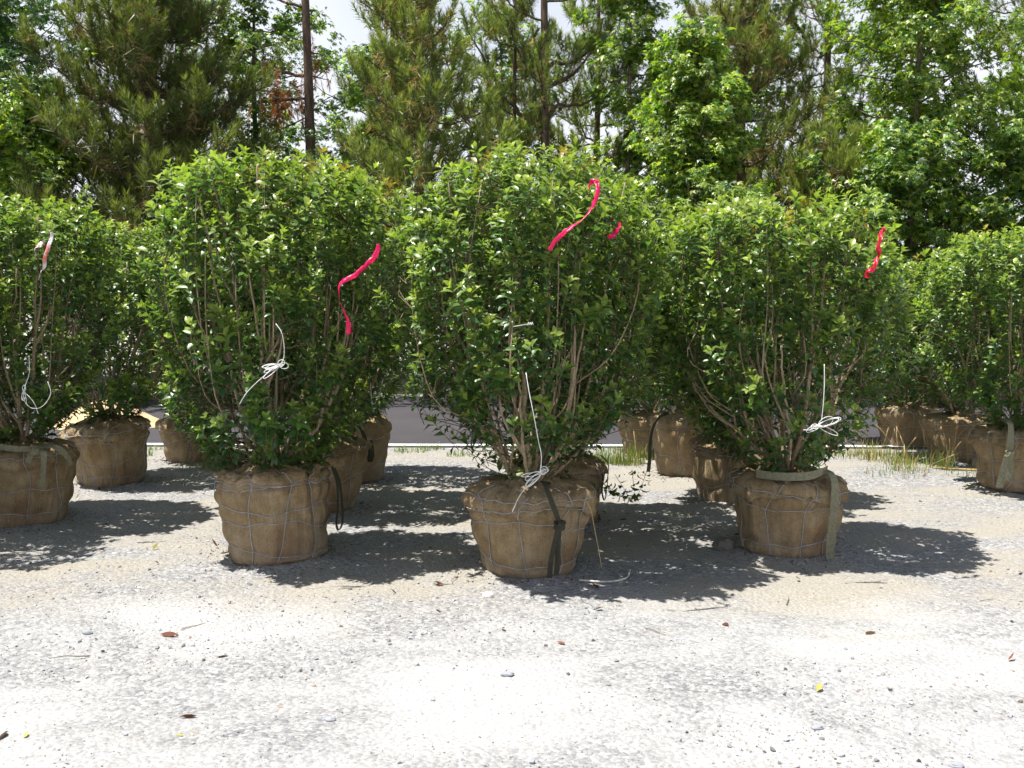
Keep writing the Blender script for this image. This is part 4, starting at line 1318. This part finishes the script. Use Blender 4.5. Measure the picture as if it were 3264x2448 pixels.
pine(-1.45, 17.3, 7.0, 'young yellow-green pine with sweeping upturned limbs, left of the forked pine', 203, 0.07, cb=1.2, rad=2.2, nl=54, dens=1.35, brown=0.45, tuft=1.1, lean=(-0.25, 0))
pine(0.61, 20.0, 11.0, 'open forked pine with dark bare limbs against the sky', 204, 0.112,
     limbs=[(4.9, 168, 1.6, 2.2, 17, .06), (5.8, 150, 1.0, 1.8, 13, .05), (6.0, 14, 1.25, 1.15, 15, .06), (6.05, 25, 1.5, .9, 15, .05), (5.2, 5, 1.8, 1.0, 15, .04), (4.5, 190, 2.2, 1.2, 20, .04), (4.2, 340, 1.6, .5, 17, .03), (3.6, 175, 2.0, .8, 20, .03), (3.7, 20, 1.9, .5, 20, .03), (3.1, 200, 1.7, .5, 17, .03), (3.0, 330, 1.6, .3, 17, None), (7.4, 30, 1.4, .9, 15, None), (7.0, 200, 1.3, 1.0, 15, None), (8.0, 120, 1.5, .9, 15, None), (8.6, 300, 1.4, .9, 15, None), (9.4, 200, 1.2, .8, 15, None), (10, 20, 1.0, .8, 13, None), (5.0, 95, 1.5, .8, 13, None), (5.6, 265, 1.4, .9, 13, None)], brown=0.3)
pine(0.06, 20.6, 9.5, 'thin pine pole standing just left of the forked pine', 205, 0.06, cb=2.6, rad=1.5, nl=34, dens=1.1, brown=0.3)
pine(-2.6, 22.5, 9.5, 'far pine filling the gap between the bare-trunk pine and the young pine', 211, 0.1, cb=2.0, rad=1.9, nl=40, dens=1.1, brown=0.25)
pine(1.9, 22.8, 9.8, 'far pine between the forked pine and the narrow sweetgum', 212, 0.1, cb=2.5, rad=1.9, nl=40, dens=1.1, brown=0.25)
pine(4.44, 20.0, 10.5, 'tall brownish pine rising behind the pyramid-shaped sweetgum', 206, 0.10, cb=2.2, rad=2.0, nl=58, dens=1.4, brown=0.7, tuft=1.15)
pine(5.45, 17.4, 4.5, 'small bushy pine between two sweetgums with brown inner needles', 207, 0.06, cb=1.0, rad=1.35, nl=36, dens=1.4, brown=0.75, tuft=1.1)
pine(10.9, 21.5, 10.5, 'pine showing behind the big sweetgum at the right edge', 208, 0.12, cb=2.2, rad=2.3, nl=50, dens=1.3, brown=0.3)
pine(6.9, 22.6, 10.5, 'pine top showing behind the crown of the big sweetgum', 209, 0.12, cb=3.5, rad=2.0, nl=40, dens=1.0, brown=0.3)
pine(-6.6, 20.4, 8.2, 'shaded pine filling in behind the broad left pine', 210, 0.10, cb=0.8, rad=2.5, nl=54, dens=1.4, brown=0.2, shade_tint=.5)  # its shade is put into the needle colour
# broadleaf trees
sweetgum(-9.2, 18.0, 8.8, 1.2, 2.6, 10500, 'dark sweetgum at the left edge with one bright leafy bough', 301, .12, 30, 'oval', cols=(.06, .3, .64, 0))  # mostly dark leaves: shade painted into the leaf mix
sweetgum(-7.7, 16.4, 4.95, 2.9, 0.95, 2200, 'small bright sweetgum top lit by the sun at the left edge', 302, .05, 12, 'oval', cols=(.5, .3, .1, .1))  # sunlit look put into its brighter leaf mix
sweetgum(-5.0, 20.3, 8.8, 1.6, 2.0, 6200, 'leafy tree behind the bare-trunk pine, sky showing through', 303, .09, 24, 'oval', gap=.15)
sweetgum(-2.75, 21.0, 7.2, 1.2, 1.9, 6000, 'loose leafy tree between the bare-trunk pine and the young pine', 304, .08, 22, 'oval', gap=.2)
sweetgum(2.95, 17.0, 6.3, 1.3, 1.75, 9000, 'pyramid-shaped sweetgum behind the gap between two front shrubs', 305, .08, 30, 'cone', cols=(.48, .3, .12, .1))
sweetgum(2.25, 19.6, 8.8, 3.2, 1.15, 4200, 'tall narrow sweetgum rising behind the pyramid-shaped one', 306, .08, 20, 'oval', cols=(.4, .35, .15, .1))
sweetgum(7.05, 18.0, 8.6, 2.2, 2.25, 10500, 'big bright sweetgum with a visible trunk at the upper right', 307, .085, 34, 'oval', cols=(.52, .26, .1, .12), gap=.1)
sweetgum(6.3, 16.8, 4.6, 1.0, 1.5, 5200, 'low sweetgum sapling below the big sweetgum, just above the shrubs', 308, .05, 20, 'oval', cols=(.4, .36, .18, .06))
sweetgum(8.7, 17.0, 4.9, 0.8, 1.7, 7500, 'lower sweetgum at the right edge above the wide shrub', 309, .07, 24, 'oval', cols=(.4, .38, .18, .04))
sweetgum(10.3, 18.6, 7.4, 1.5, 1.8, 5200, 'sweetgum half out of view at the right edge', 310, .08, 22, 'oval')
sweetgum(1.1, 18.2, 3.9, 0.6, 1.5, 4200, 'dark low sweetgum under the forked pine', 311, .05, 18, 'oval', cols=(.15, .45, .4, 0.0))
sweetgum(-0.3, 23.5, 8.6, 1.5, 2.2, 4600, 'far hazy broadleaf tree seen through the thin pine pole and forked pine', 312, .09, 22, 'oval', leaf=.1)
sweetgum(5.2, 23.0, 8.8, 1.5, 2.1, 4200, 'far broadleaf tree closing the gap beside the tall brownish pine', 313, .09, 20, 'oval', leaf=.1)
sweetgum(-10.6, 21.5, 9.2, 1.5, 2.4, 4600, 'far dark broadleaf tree in the upper left corner', 314, .1, 22, 'oval', leaf=.1, cols=(.06, .34, .6, 0))  # shade painted in by the dark leaf mix
sweetgum(8.9, 22.8, 9.4, 2.0, 2.2, 4200, 'far broadleaf tree behind the big bright sweetgum', 315, .1, 20, 'oval', leaf=.1)
# understorey, dark, rooted at the far edge of the road
UND = [(-10.6, 19.5, 3.4, 1.8, 'at the far left edge'), (-8.3, 19.0, 3.3, 1.7, 'under the dark left sweetgum'), (-6.3, 18.4, 3.0, 1.6, 'under the broad left pine'), (-4.4, 18.6, 2.9, 1.4, 'left of the bare-trunk pine'), (-2.6, 18.8, 3.0, 1.3, 'right of the bare-trunk pine'), (-0.9, 19.6, 3.1, 1.4, 'under the young pine'), (2.9, 19.2, 3.1, 1.6, 'behind the pyramid-shaped sweetgum'), (4.6, 18.6, 3.0, 1.5, 'under the tall brownish pine'), (6.6, 19.6, 3.1, 1.6, 'behind the sweetgum sapling'), (9.2, 19.5, 3.2, 1.8, 'behind the lower right-edge sweetgum')]
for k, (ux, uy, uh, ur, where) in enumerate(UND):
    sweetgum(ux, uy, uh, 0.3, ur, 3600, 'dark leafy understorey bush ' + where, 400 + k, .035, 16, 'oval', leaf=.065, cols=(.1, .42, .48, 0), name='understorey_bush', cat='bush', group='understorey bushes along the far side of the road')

# ------------------------------------------------------------------ grass and weeds
def blades(n, place, hmin, hmax, w, seed, cols=((0.095, 0.18, 0.03), (0.20, 0.22, 0.06), (0.32, 0.26, 0.12)), pc=(.55, .3, .15), bendy=0.5):
    r = np.random.default_rng(seed)
    P = place(r, n)
    n = len(P)
    h = r.uniform(hmin, hmax, n)
    az = r.random(n) * 6.283
    d = np.stack([np.cos(az), np.sin(az), np.zeros(n)], -1)
    s = np.stack([-np.sin(az), np.cos(az), np.zeros(n)], -1) * w
    b = h * bendy * r.random(n)
    up = np.array([0, 0, 1.0])
    m = P + up * (h * .6)[:, None] + d * (b * .35)[:, None]
    t = P + up * (h * (1 - .25 * (b / h) ** 2))[:, None] + d * b[:, None]
    V = np.stack([P - s, P + s, m - s * .7, m + s * .7, t], 1).reshape(-1, 3)
    F = (np.array([[0, 1, 3], [0, 3, 2], [2, 3, 4]])[None] + (np.arange(n) * 5)[:, None, None]).reshape(-1, 3)
    col = np.array(cols)[r.choice(len(cols), n, p=pc)] * r.uniform(.7, 1.3, n)[:, None]
    return V, F, np.repeat(col, 5, 0)

def area(x0, x1, y0, y1, thr, f=2.5, sd=9):
    def pl(r, n):
        x = r.uniform(x0, x1, n); y = r.uniform(y0, y1, n)
        k = (vnoise(x * f, y * f, sd) > thr)
        x, y = x[k], y[k]
        return np.stack([x, y, gz(x, y)], -1)
    return pl
a = Acc()
a.add(*blades(9000, area(-7, 8, 10.75, 11.40, .50, 3.5), .02, .10, .0035, 1, pc=(.78, .16, .06), bendy=.9))
a.add(*blades(1400, area(3.4, 5.6, 9.5, 11.3, .55), .02, .10, .003, 2, pc=(.35, .35, .3)))
a.add(*blades(1200, area(-4.4, -2.4, 9.7, 10.9, .55), .02, .09, .0035, 3))
a.add(*blades(2500, area(0.7, 2.0, 10.3, 11.2, .55), .03, .12, .004, 4))
a.add(*blades(5000, area(-14, 14, 17.05, 18.6, .3), .05, .2, .006, 5))
V, F, T = a.get()
put('grass', mesh_np('grass', V, F, 'grass', T), kind='stuff', label='short weedy grass along both edges of the road', cat='grass')

def clump(x, y, n, hmin, hmax, rad, label, seed, heads=6, pc=(.4, .35, .25)):
    root = empty('grass_clump', (x, y, g1(x, y)), label, 'grass clump', 'tall grass clumps between the shrub rows')
    def pl(r, k):
        return np.stack([r.normal(0, rad, k), r.normal(0, rad, k), np.zeros(k)], -1)
    V, F, T = blades(n, pl, hmin, hmax, .0035, seed, pc=pc, bendy=.7)
    put('blades', mesh_np('blades', V, F, 'grass', T), root, kind='stuff')
    r = np.random.default_rng(seed)
    for i in range(heads):
        b = np.array([r.normal(0, rad), r.normal(0, rad), 0])
        t = b + np.array([r.normal(0, .12), r.normal(0, .12), hmax * r.uniform(1.1, 1.6)])
        c = spline([b, (b + t) / 2 + r.normal(0, .02, 3), t], 10)
        V, F = tube(c, np.array([.002] * 7 + [.005, .0055, .002]), 5)
        put('seed_stalk', mesh_np('seed_stalk', V, F, 'straw'), root)
clump(4.02, 10.35, 80, .08, .25, .09, 'tall green grass clump left of the partly sunlit root ball', 51, 7)
clump(3.72, 10.55, 70, .10, .28, .10, 'dry yellowish grass clump under the edge of the hanging-strap shrub', 52, 9, (.15, .35, .5))
clump(4.28, 10.05, 90, .08, .26, .07, 'short grass clump at the foot of the partly sunlit root ball', 53, 3)
clump(3.85, 9.85, 80, .06, .20, .10, 'thin sparse grass clump in front of the dry one', 54, 2, (.25, .35, .4))
clump(1.22, 10.45, 110, .10, .26, .08, 'green grass clump beside the rearmost dark shrub', 55, 2)
clump(-2.95, 9.95, 60, .05, .16, .09, 'small weed clump below the low left root ball', 56, 0, (.7, .2, .1))

# ------------------------------------------------------------------ small things on the ground
def stone(name, x, y, sx_, sy_, sz_, m, label, seed):
    r = np.random.default_rng(seed)
    V, F = [], []
    n, q = 14, 8
    for j in range(q + 1):
        ph_ = j / q * math.pi
        for i in range(n):
            t = i / n * 2 * math.pi
            v = Vector((math.sin(ph_) * math.cos(t), math.sin(ph_) * math.sin(t), math.cos(ph_)))
            k = 1 + 0.28 * mnoise.noise(v * 1.7 + Vector((seed, 0, 0))) + .08 * mnoise.noise(v * 5)
            V.append((v.x * sx_ * k, v.y * sy_ * k, v.z * sz_ * k))
    for j in range(q):
        for i in range(n):
            a_, b_ = j * n + i, j * n + (i + 1) % n
            F += [(a_, a_ + n, b_ + n), (a_, b_ + n, b_)]
    return put(name, mesh_np(name, np.array(V), np.array(F), m, smooth=False), None, (x, y, g1(x, y) + sz_ * .5), label, 'stone')
stone('stone', -0.136, 5.664, 0.034, 0.026, 0.02, 'pale_stone', 'pale pinkish stone lying in front of the middle root ball', 3)
stone('stone', 1.43, 6.80, 0.075, 0.06, 0.055, 'stone', 'dark lump of stone against the foot of the strapped front root ball', 5)
for k, (px_, py_, s_, lb) in enumerate([(-0.02, 4.42, .028, 'largest blue-grey stone in the middle of the white gravel drive'), (-0.73, 4.02, .026, 'flat slate-coloured stone on the white drive below the boxy-ball shrub'), (1.19, 3.92, .026, 'grey stone near the bottom of the drive, right of centre'), (-2.13, 5.05, .026, 'round grey stone in the gravel patch at the left of the drive'), (1.60, 3.62, .028, 'grey oblong stone at the lower right of the drive')]):
    stone('stone', px_, py_, s_ * 1.0, s_ * .65, s_ * .4, 'grey_stone', lb, 10 + k)
V = np.array([[-.2, -.1, 0], [.2, -.1, 0], [.2, .1, 0], [-.2, .1, 0], [-.195, -.095, .09], [.195, -.095, .09], [.195, .095, .09], [-.195, .095, .09]])
F = np.array([[0, 2, 1], [0, 3, 2], [4, 5, 6], [4, 6, 7], [0, 1, 5], [0, 5, 4], [1, 2, 6], [1, 6, 5], [2, 3, 7], [2, 7, 6], [3, 0, 4], [3, 4, 7]])
o = put('concrete_block', mesh_np('concrete_block', V, F, 'block', smooth=False), None, (4.86, 10.12, g1(4.86, 10.12) - .01), 'grey concrete block lying beside the partly sunlit root ball', 'block')
o.rotation_euler = (0, 0, R(-6))
V, F = tube(spline([(4.25, 10.02, g1(4.25, 10.02) + .012), (4.5, 9.97, g1(4.5, 9.97) + .012), (4.75, 9.93, g1(4.75, 9.93) + .014)], 14), 0.012, 7)
piece('cane_pole', V, F, 'straw', 'pale cane lying in front of the partly sunlit root ball', 'cane')
# sand heap seen below the rear left shrub
n, q = 40, 10
V, F = [], []
for j in range(q + 1):
    for i in range(n):
        t = i / n * 2 * math.pi
        rr_ = j / q
        V.append((math.cos(t) * rr_ * .9, math.sin(t) * rr_ * .7, 0.34 * (0.5 + .5 * math.cos(rr_ * math.pi)) + .05 * mnoise.noise(Vector((math.cos(t) * rr_ * 3, math.sin(t) * rr_ * 3, 1))) * (1 - rr_) - .01 * rr_))
for j in range(q):
    for i in range(n):
        a_, b_ = j * n + i, j * n + (i + 1) % n
        F += [(a_, a_ + n, b_ + n), (a_, b_ + n, b_)]
put('sand_heap', mesh_np('sand_heap', np.array(V), np.array(F), 'sand'), None, (-5.45, 13.6, 0.008), 'sunlit tan sand heap showing beneath the tilted rear shrub', 'sand heap')

# fallen leaves
FL = []
for i in range(6):
    r = np.random.default_rng(600 + i)
    tV, tF = leaf_template(.22, r.uniform(-.55, .5), r.uniform(.02, .16))
    FL.append((tV, tF))
DC = {'reddish-brown': (0.15, 0.055, 0.03), 'dark brown': (0.06, 0.035, 0.022), 'yellow-green': (0.34, 0.33, 0.07), 'pale tan': (0.38, 0.27, 0.15)}
FLM = {}
for cname, cc in DC.items():
    FLM[cname] = [mesh_np('fallen_leaf', tV, tF, 'dead_leaf', np.tile(np.array([cc]), (len(tV), 1))) for tV, tF in FL]
def fallen(x, y, size, cname, i, label, rz, tilt=(0, 0), group='dead leaves scattered on the gravel'):
    o = put('fallen_leaf', FLM[cname][i % 6], None, (x, y, g1(x, y) + size * .12), label, 'leaf', group)
    o.rotation_euler = (tilt[0], tilt[1], rz)
    o.scale = (size, size, size)
for k, (lx, ly, s, cname, lb) in enumerate([(-1.77, 5.07, .085, 'reddish-brown', 'largest curled reddish-brown leaf on the white gravel in front of the boxy-ball shrub'), (-0.39, 5.42, .085, 'reddish-brown', 'crumpled reddish leaf on the tan patch below the middle root ball'), (-1.27, 4.06, .065, 'reddish-brown', 'lone reddish leaf low on the white drive'), (-1.96, 3.90, .075, 'dark brown', 'dark curled leaf near the lower left corner'), (1.76, 5.02, .06, 'dark brown', 'dark curled leaf on the drive below the hanging-strap shrub'), (0.50, 5.78, .075, 'reddish-brown', 'brown leaf touching the bent rope end'), (-1.34, 4.76, .06, 'reddish-brown', 'reddish leaf on the white drive just below the largest curled one'), (-0.97, 4.17, .05, 'pale tan', 'pale tan leaf near the flat slate-coloured stone'), (2.9, 4.75, .07, 'dark brown', 'dark folded leaf at the right of the drive')]):
    fallen(lx, ly, s, cname, k, lb, k * 1.7, (.5, .3), None)
r = np.random.default_rng(77)
names = list(DC)
SPOTS = [('the boxy root ball', -1.57, 6.5), ('the middle root ball', 0.11, 6.2), ('the strapped front root ball', 1.88, 6.7), ('the bow-tied root ball', -3.7, 7.5), ('the tilted rear root ball', -3.5, 9.4), ('the shaded rear root balls', -1.5, 8.8), ('the sun-streaked root ball', 1.7, 8.7), ('the hidden rear root ball', .4, 8.0), ('the knotted-strap root ball', 4.4, 8.9), ('the partly sunlit root ball', 4.4, 10.4)]
def nearest(x, y):
    return min(SPOTS, key=lambda q: (q[1] - x) ** 2 + (q[2] - y) ** 2)[0]
for k in range(5, 120):
    yy = r.uniform(5.3, 11.0) if k > 12 else r.uniform(3.7, 5.2)
    xx = r.uniform(-.52, .52) * yy
    if k > 30:
        q_ = BALLS[int(r.integers(0, len(BALLS)))]
        ra, aa = q_[2] * .85 + abs(r.normal(0, .38)), r.random() * 6.28
        xx, yy = q_[0] + ra * math.cos(aa), q_[1] + ra * math.sin(aa)
    cname = names[int(r.choice(4, p=[.42, .3, .13, .15]))]
    lb = 'small ' + cname + (' dead leaf on the gravel near ' + nearest(xx, yy) if k > 12 else ' dead leaf out on the open white drive')
    fallen(xx, yy, r.uniform(.035, .065), cname, int(r.integers(0, 6)), lb, r.random() * 6.28, (r.normal(0, .35), r.normal(0, .35)))
# fallen twigs
TW = []
for i in range(4):
    rr_ = np.random.default_rng(700 + i)
    p = spline([(0, 0, 0), (.3, rr_.normal(0, .05), .02), (.65, rr_.normal(0, .07), .012), (1, rr_.normal(0, .1), .0)], 10)
    TW.append(mesh_np('fallen_twig', *tube(p, np.linspace(.02, .008, 10), 5), 'twig'))
for k in range(16):
    yy = r.uniform(4.6, 8.5); xx = r.uniform(-.5, .5) * yy
    o = put('fallen_twig', TW[k % 4], None, (xx, yy, g1(xx, yy) + .006), ('thin dry twig on the open drive in front of ' if yy < 5.6 else 'thin dry twig on the gravel near ') + nearest(xx, yy), 'twig', 'dry twigs on the gravel')
    s = r.uniform(.09, .24)
    o.scale = (s, s, s)
    o.rotation_euler = (0, 0, r.random() * 6.28)
# low drooping spray poking out behind the middle root ball
a = Acc()
sp_ = spline([(0.62, 7.25, 0.42), (0.70, 7.15, 0.33), (0.80, 7.08, 0.29), (0.88, 7.05, 0.30)], 14)
V, F = tube(sp_, np.linspace(.004, .002, 14), 4)
put('stem', mesh_np('stem', V - np.array([0.34, 7.60, g1(.34, 7.6) - .012]), F, 'stem'), SH['I'][0])
for k, i in enumerate((5, 8, 10, 12, 13)):
    o = put('leaf_sprig', SPRIG_MESH[k], SH['I'][0])
    o.matrix_local = Matrix.Translation(Vector(sp_[i]) - Vector((0.34, 7.60, g1(.34, 7.6) - .012))) @ Matrix.Rotation(R(100 + 25 * k), 4, 'Y') @ Matrix.Scale(1.05, 4)
print('objects', len(scene.objects), 'tris', sum(len(m.polygons) for m in bpy.data.meshes))
